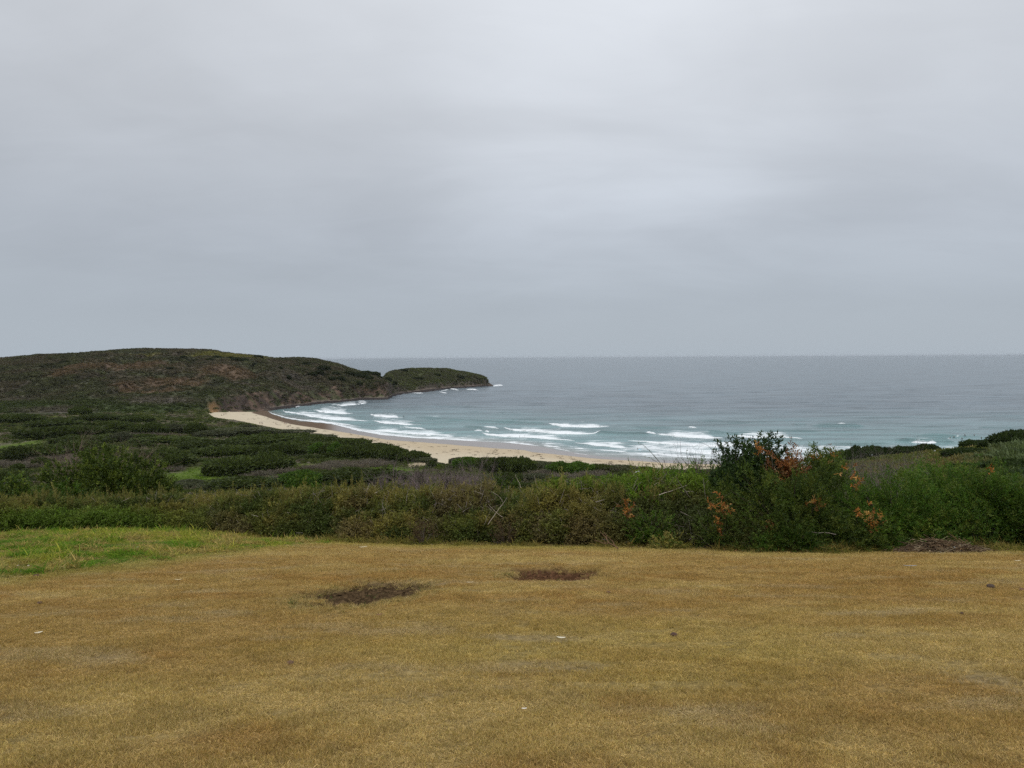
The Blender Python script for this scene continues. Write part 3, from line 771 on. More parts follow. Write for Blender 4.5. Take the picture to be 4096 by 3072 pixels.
# breaking waves: front line, width seen upwards in photo pixels, height in metres, lace behind (photo px), density
WV = [
    ([c2(140, 690), c2(180, 716), c2(300, 752), c2(450, 774), c2(640, 792), c2(870, 850), c2(1040, 880), c2(1300, 906), c2(1700, 927), c2(2000, 942), c2(2212, 958)], 5, 0.12, 12, .9),
    ([c2(262, 682), c2(285, 703), c2(380, 715), c2(500, 740), c2(640, 760), c2(800, 770), c2(975, 773)], 6, 0.4, 16, 1),
    ([c2(435, 755), c2(520, 772), c2(640, 787), c2(760, 800), c2(900, 822)], 3.5, 0.2, 6, .9),
    ([c2(513, 680), c2(530, 690), c2(560, 700), c2(650, 709), c2(740, 715), c2(830, 711)], 6, 0.6, 22, 1),
    ([c2(695, 642), c2(740, 651), c2(850, 642), c2(885, 634)], 4, 0.4, 9, 1),
    ([c2(868, 627), c2(900, 634), c2(950, 629)], 3.5, 0.4, 4, 1),
    ([c2(963, 722), c2(1000, 735), c2(1100, 743), c2(1235, 744)], 8, 0.9, 6, 1.1),
    ([c2(1300, 742), c2(1400, 742), c2(1500, 738), c2(1600, 727)], 1, 0.05, 12, .55),
    ([c2(975, 772), c2(1100, 791), c2(1250, 803), c2(1388, 806)], 4, 0.4, 14, 1),
    ([c2(1200, 815), c2(1300, 833), c2(1425, 839)], 3, 0.3, 5, .9),
    ([c2(880, 846), c2(1040, 853), c2(1200, 869), c2(1400, 882), c2(1550, 887), c2(1665, 876)], 5, 0.4, 14, 1),
    ([c2(1415, 888), c2(1460, 891)], 2.5, 0.2, 3, .9), ([c2(1560, 893), c2(1640, 902)], 2.5, 0.2, 3, .9),
    ([c2(1800, 849), c2(1872, 855)], 4, 0.4, 4, 1), ([c2(1880, 824), c2(2005, 833)], 3, 0.35, 3, 1),
    ([c2(2036, 828), c2(2120, 848), c2(2212, 854), c3(250, 642), c3(450, 656), c3(600, 658), c3(700, 656), c3(785, 648)], 9, 0.9, 10, 1.1),
    ([c2(1863, 868), c2(1900, 886), c2(2050, 901), c2(2212, 904), c3(150, 682), c3(300, 692), c3(450, 702), c3(585, 705)], 9, 0.7, 12, 1.1),
    ([c2(1890, 858), c2(1925, 862)], 5, 0.5, 3, 1),
    ([c2(1950, 492), c2(1990, 491), c2(2035, 487)], 3.5, 1.2, 4, 1.1), ([c2(1610, 514), c2(1680, 527)], 3, .8, 5, .9), ([c2(1742, 517), c2(1838, 525)], 2.2, .6, 3, 1),
    ([c2(1518, 540), c2(1560, 528), c2(1600, 520)], 2.0, .4, 2, .8), ([c2(1530, 546), c2(1585, 548)], 1.6, .4, 2, .8), ([c2(1300, 548), c2(1400, 549)], 1.5, .3, 1.5, .7),
    ([c2(1050, 580), c2(1120, 577)], 2, .3, 2, .7), ([c2(860, 615), c2(930, 612)], 2, .3, 2, .7), ([c2(655, 641), c2(700, 638)], 2, .3, 2, .8), ([c2(300, 668), c2(370, 662), c2(410, 657)], 3, .3, 4, .8),
    ([c3(378, 578), c3(450, 593), c3(560, 603), c3(680, 606), c3(780, 602), c3(855, 592)], 10, 1.0, 8, 1.1), ([c3(840, 590), c3(935, 582)], 1, .05, 8, .55),
    ([c3(0, 718), c3(150, 734), c3(310, 749)], 4, .12, 8, .9), ([c3(330, 750), c3(480, 761)], 4, .15, 4, 1), ([c3(415, 769), c3(555, 794)], 2.5, .08, 2, .9),
    ([c3(575, 768), c3(662, 773)], 2.5, .1, 3, 1), ([c3(560, 802), c3(700, 823)], 1.5, .05, 2, .6),
    ([c3(1142, 650), c3(1222, 661)], 5, .7, 3, 1.1), ([c3(1224, 658), c3(1350, 674), c3(1500, 686), c3(1650, 692), c3(1745, 687)], 10, 1.1, 14, 1.15),
    ([c3(1765, 668), c3(1900, 682), c3(2050, 690), c3(2147, 690), (3210, 1757)], 6, .6, 20, .95),
    ([c3(995, 704), c3(1150, 723), c3(1300, 736), c3(1500, 750), c3(1700, 755), c3(1900, 750), c3(2000, 742), (3150, 1780)], 8, .8, 12, 1.1),
    ([c3(578, 725), c3(700, 741), c3(850, 757), c3(950, 767), c3(1062, 773)], 3.5, .25, 22, .95), ([c3(1130, 772), c3(1300, 784), c3(1450, 800), c3(1600, 810), c3(1800, 818), (3100, 1822)], 5, .3, 24, .95),
    ([c3(716, 780), c3(860, 789), c3(1032, 801)], 3.2, .12, 4, .9), ([c3(1100, 800), c3(1200, 813), c3(1400, 833), c3(1600, 846), c3(1850, 852)], 4, .12, 14, .9),
    ([c3(1470, 603), c3(1540, 608)], 2.2, .5, 1.5, 1), ([c4p(675, 404), c4p(740, 411), c4p(788, 407)], 2.8, .5, 1.5, 1.1),
    ([c4p(1296, 540), c4p(1340, 547), c4p(1420, 550), c4p(1470, 549), c4p(1504, 545)], 6.0, 0.7, 3, 0.8), ([c4p(1385, 518), c4p(1470, 522), c4p(1545, 521)], 1, .05, 11, .6),
    ([c4p(1130, 586), c4p(1240, 590), c4p(1340, 582)], 2, .1, 14, .75), ([c4p(660, 628), c4p(730, 632), c4p(800, 628)], 5, .4, 7, 1), ([c4p(1600, 503), c4p(1625, 503)], 2, .3, 1, 1), ([c4p(1655, 499), c4p(1700, 500)], 1.2, .2, 1, .8)]


def build_sea():
    # foam attribute on the water: lace drifting behind each breaker
    dep = np.concatenate([np.arange(165, 20, -0.30), np.arange(20, 6, -0.18), np.arange(6, 0.62, -0.08)])
    ys = EYE * 759 / dep; us = np.linspace(-1.02, 1.02, 860)
    U, Y = np.meshgrid(us, ys); X = U * Y; Z = sea_h(X, Y)
    foam = np.zeros(X.shape)
    for pts, w, h, lace, den in WV:
        lu, ly = line(pts, 0.0)
        if np.any(np.diff(lu) <= 0): o = np.argsort(lu); lu, ly = lu[o], ly[o]
        yc = np.interp(U, lu, ly); k = yc * yc / (EYE * FS)
        sp = max(lu[-1] - lu[0], 1e-4); t = (U - lu[0]) / sp; e = sstep(-0.01, 0.30, t) * (1 - sstep(0.70, 1.01, t))
        d = (Y - yc) / (k * (w + 1.5 * lace)); f = den * sstep(-0.06, 0.03, d) * np.exp(-np.clip(d, 0, 9) * 1.1) * e
        foam = np.maximum(foam, np.where(d < 3.0, f, 0))
    off = Y - shorey(U)
    zone = sstep(ua(2250), ua(2600), U) * sstep(0, 12, off) * (1 - sstep(55, 95, off)); foam = np.maximum(foam, zone * 0.62)
    zone2 = sstep(ua(1200), ua(1400), U) * sstep(0, 8, off) * (1 - sstep(25, 55, off)); foam = np.maximum(foam, zone2 * 0.44)
    sh = 1 - sstep(0, 1, (off) / 420.0)
    n1 = fbm(X / 260, Y / 500, 3, 520)
    deep = np.array((0.074, 0.105, 0.124)); teal = np.array((0.125, 0.235, 0.228)); sandw = np.array((0.20, 0.19, 0.165))
    k = mixc(deep, teal, sh * (0.75 + 0.5 * (n1 - 0.5)))
    k = mixc(k, sandw, (1 - sstep(2, 34, off)) * 0.75)
    lu_ = sstep(ua(1560), ua(1380), U) if False else 1 - sstep(ua(1150), ua(1450), U)
    k = mixc(k, np.array((0.15, 0.16, 0.14)), lu_ * (1 - sstep(0, 90, off)) * 0.7)
    m, t = mat_new('sea_water'); pos = t.n('ShaderNodeTexCoord').outputs['Object']
    f = attr_n(t, 'foam').outputs['Fac']; c = attr_n(t, 'col').outputs['Color']
    st = t.noise(t.vmul(pos, (0.010, 0.045, 1)), 1.0, 5, 0.62)                      # wind streaks
    kk = t.mapr(st, 0.28, 0.72, 0.62, 1.34); c = t.mix(1.0, c, t.n('ShaderNodeCombineXYZ', {0: kk, 1: kk, 2: kk}).outputs[0], 'MULTIPLY')
    b1 = t.noise(t.vmul(pos, (0.06, 0.16, 1)), 1.0, 3, 0.5); b2 = t.noise(t.vmul(pos, (0.28, 0.7, 1)), 1.0, 4, 0.6); b3 = t.noise(t.vmul(pos, (0.006, 0.02, 1)), 1.0, 3, 0.6)
    hh = t.math('ADD', t.math('MULTIPLY', b1, 2.2), t.math('ADD', t.math('MULTIPLY', b2, 0.9), t.math('MULTIPLY', b3, 5.0)))
    bp = t.n('ShaderNodeBump', {'Strength': 0.55, 'Distance': 1.0, 'Height': hh})
    wat = t.n('ShaderNodeBsdfPrincipled', {'Base Color': c, 'Roughness': 0.22, 'IOR': 1.33, 'Specular IOR Level': 0.5, 'Normal': bp.outputs[0]})
    fn = t.noise(t.vmul(pos, (0.06, 0.13, 1)), 1.0, 8, 0.75, 0.6)
    mask = t.mapr(t.math('ADD', f, t.math('MULTIPLY', t.math('SUBTRACT', fn, 0.5), 1.7)), 0.42, 0.80, 0, 1)
    mask = t.math('MULTIPLY', mask, t.mapr(f, 0.02, 0.15, 0, 1))
    fo = t.n('ShaderNodeBsdfDiffuse', {0: (0.73, 0.76, 0.77, 1)})
    sh_ = t.n('ShaderNodeMixShader', {0: t.math('MULTIPLY', mask, 0.86), 1: wat.outputs[0], 2: fo.outputs[0]})
    out(t, sh_.outputs[0])
    tag(grid('sea', X, Y, Z, m, {'col': k, 'foam': foam}), kind='structure')

    # the breakers themselves: rolls of white water with a steep front
    Vs = []; Fs = []; n0 = 0; E = []
    prof = np.array(((0, -0.15), (0.03, 0.45), (0.12, 0.95), (0.28, 1.0), (0.45, 0.8), (0.62, 0.55), (0.8, 0.28), (1.0, -0.15)))
    for wi, (pts, w, h, lace, den) in enumerate(WV):
        if w < 1.4: continue
        q = np.array([onz(px, py, 0.0)[:2] for px, py in pts]); seg = np.concatenate([[0], np.cumsum(np.linalg.norm(np.diff(q, axis=0), axis=1))])
        n = max(int(seg[-1] / 0.9), 8); s = np.linspace(0, seg[-1], n); x = np.interp(s, seg, q[:, 0]); y = np.interp(s, seg, q[:, 1])
        y = y + 2.2 * (fbm(s / 22, s * 0 + wi, 3, 540) - 0.5) * (y / 400)
        t = s / seg[-1]; ends = np.minimum(1, np.minimum(t, 1 - t) * 4.0 + 0.02) ** 0.9
        k = y * y / (EYE * FS)
        wid = k * w * ends * (0.35 + 1.1 * fbm(s / 16, s * 0 + 3 * wi, 4, 541)); ht = h * ends * (0.7 + 0.55 * fbm(s / 12, s * 0 + 5 * wi, 3, 542))
        for (a, b) in prof:
            jit = (0.25 * wid * (vn(s / 2.5, s * 0 + a * 9 + wi, 543) - 0.5)) if 0.1 < a else 0
            yy = y + wid * a + jit; xx = x / y * yy
            Vs.append(np.stack([xx, yy, sea_h(xx, yy) + 0.05 + b * ht + 0.10 * h * (vn(s / 1.4, s * 0 + a * 31 + wi, 544) - 0.5)], 1)); E.append(np.full(n, a))
        i = n0 + np.arange(len(prof) * n).reshape(len(prof), n); Fs.append(np.stack([i[:-1, :-1], i[:-1, 1:], i[1:, 1:], i[1:, :-1]], -1).reshape(-1, 4)); n0 += len(prof) * n
    me = mesh_np('surf', np.concatenate(Vs), np.concatenate(Fs), True); set_attr(me, 'edge', np.concatenate(E))
    m, t = mat_new('white_water'); pos = t.n('ShaderNodeTexCoord').outputs['Object']; e = attr_n(t, 'edge').outputs['Fac']
    fn = t.noise(t.vmul(pos, (0.22, 0.5, 0.5)), 1.0, 6, 0.7); fine = t.noise(pos, 1.1, 5, 0.7)
    al = t.mapr(t.math('ADD', t.math('MULTIPLY', e, 1.0), t.math('MULTIPLY', t.math('SUBTRACT', fn, 0.5), 2.1)), 0.30, 0.95, 1, 0)
    kk = t.mapr(fine, 0.3, 0.7, 0.80, 1.03); c = t.mix(1.0, (0.76, 0.79, 0.80, 1), t.n('ShaderNodeCombineXYZ', {0: kk, 1: kk, 2: kk}).outputs[0], 'MULTIPLY')
    bp = t.n('ShaderNodeBump', {'Strength': 0.5, 'Distance': 0.5, 'Height': fine})
    df = t.n('ShaderNodeBsdfDiffuse', {0: c, 'Normal': bp.outputs[0]}); tr = t.n('ShaderNodeBsdfTransparent')
    out(t, t.n('ShaderNodeMixShader', {0: al, 1: tr.outputs[0], 2: df.outputs[0]}).outputs[0])
    tag(link('surf', me, m), 'white breaking surf rolling in to the curved beach', 'surf', kind='stuff')


build_sea()

# ------------------------------------------------------------------ plants
def pal(*c): return np.array(c, float)


def spray_geo(G, P, ax, ls, per, L, W, K, g, out_=0.75, bend=0.06):
    """sprays: leaves set along short twigs that start at P and point along ax"""
    n = len(P); t = g.uniform(0.05, 1.0, (n, per)); kk = K[g.integers(0, len(K), n)] * g.uniform(0.75, 1.25, (n, 1))
    b = P[:, None] + ax[:, None] * (t * ls)[..., None]
    d = ax[:, None] * g.uniform(0.3, 1.0, (n, per, 1)) + rand_dirs(n * per, g).reshape(n, per, 3) * out_
    k = np.repeat(kk, per, 0) * g.uniform(0.75, 1.3, (n * per, 1))
    G.leaves(b.reshape(-1, 3), d.reshape(-1, 3), L * g.uniform(0.7, 1.2, n * per), W * g.uniform(0.7, 1.2, n * per), k, bend, g)


def shrub_geo(rx, ry, h, nsp, per, L, W, K, seed, ls=0.4, flat=0.0, up=0.6, shell=0.45, lumps=2.3, out_=0.75, amp=0.62, crown=1.0):
    g = np.random.default_rng(seed)
    d = rand_dirs(nsp * 2, g); d = d[d[:, 2] > -0.55][:nsp]; n = len(d)
    q = fbm(d[:, 0] * lumps + d[:, 2] * 1.3 + seed, d[:, 1] * lumps - d[:, 2] * 0.9, 3, 600 + seed % 37)
    r = (1 - amp + amp * 1.75 * sstep(0.25, 0.75, q)) * (1 - shell * g.random(n) ** 2)
    zs = np.sign(d[:, 2]) * np.abs(d[:, 2]) ** (1 - 0.5 * flat)
    P = np.stack([d[:, 0] * rx, d[:, 1] * ry, np.where(zs > 0, zs * 0.60, zs * 0.42 / 0.55) * h], 1) * r[:, None] + np.array((0, 0, 0.40 * h))
    P[:, 2] = np.maximum(P[:, 2], 0.03 * h)
    ax = unit(d * np.array((1, 1, 0.6)) + np.array((0, 0, up)) + rand_dirs(n, g) * 0.35)
    top = np.quantile(P[:, 2] + ax[:, 2] * ls * 0.4, 0.995); P[:, 2] *= h / top
    P[:, 2] = h * (1 - crown) + P[:, 2] * crown
    G = Geo(); spray_geo(G, P - ax * ls * 0.5, ax, ls, per, L, W, K, g, out_); return G, P, g


def stems_geo(P, g, n, r0, K, h, wob=0.12):
    G = Geo()
    for i in g.choice(len(P), min(n, len(P)), False):
        e = P[i]; b = np.array((e[0] * 0.10, e[1] * 0.10, -0.08)); t = np.linspace(0, 1, 6)[:, None]
        m = b + (e - b) * t + np.array((0, 0, 1)) * np.sin(t * np.pi) * 0.10 * h + np.cumsum(g.normal(0, wob * h * 0.12, (6, 3)), 0) * t
        G.tube(m, np.linspace(r0, r0 * 0.25, 6) * g.uniform(0.6, 1.2), K * g.uniform(0.7, 1.3))
    return G


def branch_geo(G, b, d, L, r, K, g, depth, spread=0.55, kids=(3, 5), twist=0.16):
    n = 5; P = [b]; dd = d.copy()
    for i in range(n - 1):
        dd = unit(dd + g.normal(0, twist, 3) + np.array((0, 0, 0.05))); P.append(P[-1] + dd * L / (n - 1))
    G.tube(np.array(P), np.linspace(r, r * 0.5, n), K * g.uniform(0.8, 1.2), 4 if depth else 3)
    if depth:
        for k in range(g.integers(*kids)):
            i = g.integers(2, n); branch_geo(G, P[i], unit(dd + g.normal(0, spread, 3)), L * g.uniform(0.45, 0.75), r * 0.5, K, g, depth - 1, spread, kids, twist)


BARK = np.array((0.085, 0.068, 0.055)); GREYT = np.array((0.22, 0.19, 0.165)); PALET = np.array((0.36, 0.31, 0.25))
KG_DARK = pal((0.054, 0.086, 0.016), (0.068, 0.102, 0.018), (0.042, 0.066, 0.016), (0.096, 0.120, 0.022))
KG_MID = pal((0.058, 0.118, 0.014), (0.074, 0.132, 0.016), (0.046, 0.092, 0.014), (0.105, 0.145, 0.026))
KG_BRIGHT = pal((0.080, 0.170, 0.010), (0.110, 0.195, 0.014), (0.058, 0.125, 0.010), (0.140, 0.205, 0.026))
KG_OLIVE = pal((0.075, 0.085, 0.016), (0.095, 0.090, 0.018), (0.050, 0.065, 0.014), (0.110, 0.085, 0.030))
K_ORANGE = pal((0.40, 0.175, 0.050), (0.30, 0.115, 0.034), (0.46, 0.27, 0.10), (0.22, 0.09, 0.035))
K_YELLOW = pal((0.24, 0.22, 0.05), (0.30, 0.25, 0.08), (0.10, 0.14, 0.03))


def place(px, y, ztop_py):
    """foot of a plant on the ground on the bearing px at distance y, and its height up to the photo line ztop_py"""
    p = at(px, ztop_py, y); z = float(ground(p[0], y)); return np.array((p[0], y, z)), p[2] - z


def shrub(name, label, px, y, top, wpx, K, nsp, per=14, L=0.095, W=0.019, depth=None, ls=0.34, seed=1, dead=(), nst=26, cat='shrub', bark=BARK, loose=0.45, up=0.6, amp=0.55, sink=0.0, group=None, out_=0.75, crown=1.0):
    b, h = place(px, y, top); rx = wpx / FS * y / 2; b[2] -= sink
    t = thing(name, label, cat, b, 0, group)
    G, P, g = shrub_geo(rx, depth or rx * 0.8, h, nsp, per, L, W, K, seed, ls, shell=loose, up=up, amp=amp, out_=out_, crown=crown)
    link('foliage', G.mesh('foliage'), M_LEAF, t)
    link('branches', stems_geo(P, g, nst, 0.012 + 0.006 * h, bark, h).mesh('branches'), M_WOOD, t)
    for (dx, dy, n) in dead:                              # sprays that have died back, orange among the green
        q = at(dx, dy, y - (depth or rx * 0.8) * 0.92); D = Geo(); m = n // 10; q = q - b
        Q = q + g.normal(0, 1, (m, 3)) * np.array((0.11, 0.08, 0.13)) * math.sqrt(n / 120); a = unit(g.normal(0, 0.5, (m, 3)) + np.array((0, -0.5, 0.7)))
        spray_geo(D, Q, a, 0.22, 10, 0.105, 0.026, K_ORANGE, g, 0.7); D.tube(np.array((q + np.array((0, 0.2, -0.35)), q + np.array((0, 0.05, -0.15)), q)), 0.008, BARK)
        o = link('dead_spray', D.mesh('dead_spray'), M_LEAF, t); o['label'] = 'spray of dead orange leaves'
    return t


def build_thicket():
    TP = [(-500, 1988), (0, 1986), (300, 1986), (700, 1976), (1000, 1966), (1300, 1955), (1600, 1950), (1900, 1945), (2050, 1928), (2150, 1908), (2300, 1902), (2450, 1900), (2550, 1902), (2640, 1890), (2750, 1905), (2900, 1925), (3000, 1990), (3100, 2060)]
    tu = np.array([ua(p[0]) for p in TP])
    def envelope(u, t):
        y = hedge_y(u) + 1.8; top = np.zeros_like(u)
        d = MC.inverted(); py = np.interp(u, tu, [p[1] for p in TP]); px = 2048 + u * FS
        c = np.cos(R(ROLL)); sl = (py - 1428 + (px - 2048) * 0.00578) / FS
        H = (EYE - sl * y * 1.0) - ground(u * y, y) - 0.40
        x = u * y
        n = 0.62 + 0.40 * sstep(0.3, 0.7, fbm(x / 1.5, (y + t) / 1.2, 3, 700)) + 0.14 * (vn(x / 0.35, t / 0.35, 701) - 0.5)
        front = 0.75 * (fbm(x / 1.5, x * 0 + 2, 3, 702) - 0.5) * 2
        return np.maximum(H, 0.2) * n * np.clip((t - front) / 1.5, 0, 1) ** 0.55, H
    # front face and top
    n = 40000; u = rng.uniform(ua(-300), ua(3050), n); t = np.where(rng.random(n) < 0.62, 1.7 * rng.random(n) ** 1.6 - 0.3, rng.uniform(1.2, 5.5, n))
    e, H = envelope(u, t); dep = rng.exponential(0.16, n); hgt = np.where(t < 1.4, e * rng.uniform(0.55, 1.0, n), e - dep)
    y = hedge_y(u) + t; x = u * y; k = (e > 0.05) & (hgt > 0.02); gp = fbm(x / 0.55, (hgt + t) / 0.45, 3, 705); k &= (rng.random(n) < sstep(0.36, 0.52, gp) + 0.12)
    x, y, u, t, e, H, hgt = [v[k] for v in (x, y, u, t, e, H, hgt)]; n = len(x); z = ground(x, y) + hgt
    tilt = np.where(t < 1.3, rng.normal(0.75, 0.45, n), rng.normal(0.25, 0.4, n))
    rot = np.stack([tilt, rng.normal(0, 0.45, n), rng.normal(0, 0.9, n)], 1)
    rel = hgt / np.maximum(H, 0.3)
    a = fbm(x / 1.3, z / 0.7, 4, 710); b = fbm(x / 2.6 + 5, z / 1.4 + y, 3, 711)
    col = mixc(np.array((0.112, 0.124, 0.028)), np.array((0.178, 0.155, 0.040)), sstep(0.42, 0.62, a))
    col = mixc(col, np.array((0.055, 0.082, 0.020)), sstep(0.50, 0.66, b) * 0.8)
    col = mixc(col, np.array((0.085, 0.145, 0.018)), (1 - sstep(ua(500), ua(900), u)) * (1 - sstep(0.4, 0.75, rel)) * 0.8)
    br = sstep(0.45, 0.65, fbm(x / 0.9, z / 0.9, 3, 712)) * (1 - sstep(0.25, 0.6, rel)); br = np.maximum(br, sstep(0.60, 0.68, fbm(x / 1.2 + 40, z / 0.6, 3, 713)))
    col = mixc(col, np.array((0.145, 0.102, 0.058)), br * sstep(ua(600), ua(1000), u) * 0.55)
    dk = sstep(ua(2250), ua(2600), u); col = mixc(col, np.array((0.058, 0.072, 0.024)), dk * 0.65)
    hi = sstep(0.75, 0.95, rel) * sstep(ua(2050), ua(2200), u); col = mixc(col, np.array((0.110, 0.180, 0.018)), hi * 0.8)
    col *= rng.uniform(0.7, 1.25, (n, 1))
    var = []
    for s in range(6):
        g = np.random.default_rng(900 + s); G = Geo()
        for q in range(3):
            ax = unit(np.array((g.normal(0, .35), g.normal(0, .35), 1.0))); T = np.linspace(0, 0.34, 5)[:, None]
            G.tube(ax * T + np.cumsum(g.normal(0, 0.008, (5, 3)), 0), np.linspace(0.006, 0.003, 5), (1.7, 1.55, 1.6), 3)
        m = 9; P = np.stack([g.normal(0, 0.05, m), g.normal(0, 0.05, m), g.uniform(0, 0.24, m)], 1)
        spray_geo(G, P, unit(g.normal(0, 0.6, (m, 3)) + np.array((0, 0, 0.6))), 0.16, 9, 0.052, 0.030, np.ones((1, 3)), g, 0.9)
        var.append(G.mesh('thicket_sprig'))
    tall = (rng.random(n) < 0.10) & (rel > 0.55) & (u < ua(2700)); col[tall] = mixc(col[tall], np.array((0.20, 0.175, 0.06)), rng.uniform(0.2, 0.9, tall.sum()))
    sc_ = rng.uniform(0.75, 1.6, n)[:, None] * np.where(tall[:, None], np.array((0.55, 0.55, 1.7)), np.ones((1, 3)))
    rot[tall, :2] *= 0.35
    scatter('thicket', np.stack([x, y, z], 1), rot, sc_, col, var, M_INST, 'tangled olive green thicket of scrub along the far edge of the lawn', 'thicket')
    # bare twigs sticking out all over it
    G = Geo(); m = 1900
    u = rng.uniform(ua(300), ua(2950), m); u = np.where(rng.random(m) < 0.4, rng.uniform(ua(1500), ua(2950), m), u); t = np.where(rng.random(m) < 0.6, rng.uniform(0.0, 1.2, m), rng.uniform(1.2, 4, m))
    e, H = envelope(u, t); hg = np.where(t < 1.2, e * rng.uniform(0.45, 1.0, m), e + 0.12); y = hedge_y(u) + t - 0.10; x = u * y
    for i in range(m):
        if e[i] < 0.1: continue
        b = np.array((x[i], y[i], float(ground(x[i], y[i])) + hg[i])); d = unit(np.array((rng.normal(0, 0.8), rng.normal(-0.12, 0.22), rng.uniform(0.15, 1.0)))); Lh = rng.uniform(0.2, 0.75) if rng.random() < 0.8 else rng.uniform(0.7, 1.2)
        P = b + d * np.linspace(-0.5, 0.5, 6)[:, None] * Lh + np.cumsum(rng.normal(0, 0.018, (6, 3)), 0)
        G.tube(P, np.linspace(0.012, 0.005, 6) * rng.uniform(0.7, 1.3), 1.25 * (GREYT if rng.random() < 0.6 else PALET if rng.random() < 0.5 else BARK * 1.5) * rng.uniform(0.7, 1.1), 3)
    tag(link('dead_twigs', G.mesh('dead_twigs'), M_WOOD), 'grey leafless twigs poking out of the thicket', 'twigs', kind='stuff')
    # fallen leaves and litter at the thicket's foot
    G = Geo(); m = 5200; u = rng.uniform(ua(700), 0.8, m); y = hedge_y(u) + rng.normal(-0.15, 0.30, m); x = u * y; z = ground(x, y) + rng.uniform(0.0, 0.05, m)
    d = rand_dirs(m) * np.array((1, 1, 0.35)); kk = pal((0.22, 0.13, 0.07), (0.12, 0.065, 0.035), (0.34, 0.25, 0.14), (0.30, 0.14, 0.06), (0.07, 0.04, 0.025))
    G.leaves(np.stack([x, y, z], 1), d, rng.uniform(0.04, 0.10, m), rng.uniform(0.02, 0.04, m), kk[rng.integers(0, 5, m)] * rng.uniform(0.7, 1.2, (m, 1)), 0.1)
    tag(link('leaf_litter', G.mesh('leaf_litter'), M_LEAF), 'brown fallen leaves littering the edge of the lawn', 'leaves', kind='stuff')


build_thicket()


def zc5(X, Y): return (2500 + X / 3.318, 1700 + Y / 3.318)


def cane(name, label, pts, y, r, K, cat='cane', leafy=0, depth=0.5, g=rng):
    P = [at(px, py, y + depth * (i / len(pts) - 0.5)) for i, (px, py) in enumerate(pts)]
    P = np.array(P); base = P[-1].copy(); t = np.linspace(0, 1, len(P)); tt = np.linspace(0, 1, len(P) * 3)
    Q = np.stack([np.interp(tt, t, P[:, k]) for k in range(3)], 1) + g.normal(0, 0.006, (len(tt), 3))
    o = Geo(); o.tube(Q - base, np.linspace(r * 0.45, r, len(Q)), K, 5)
    if leafy:
        n = leafy; i = g.integers(0, len(Q) - 1, n); o.leaves(Q[i] - base, rand_dirs(n) + np.array((0, 0, 0.3)), 0.05, 0.025, np.array((0.10, 0.13, 0.03)) * g.uniform(0.7, 1.3, (n, 1)))
    ob = link(name, o.mesh(name), M_WOOD); ob.location = base; return tag(ob, label, cat)


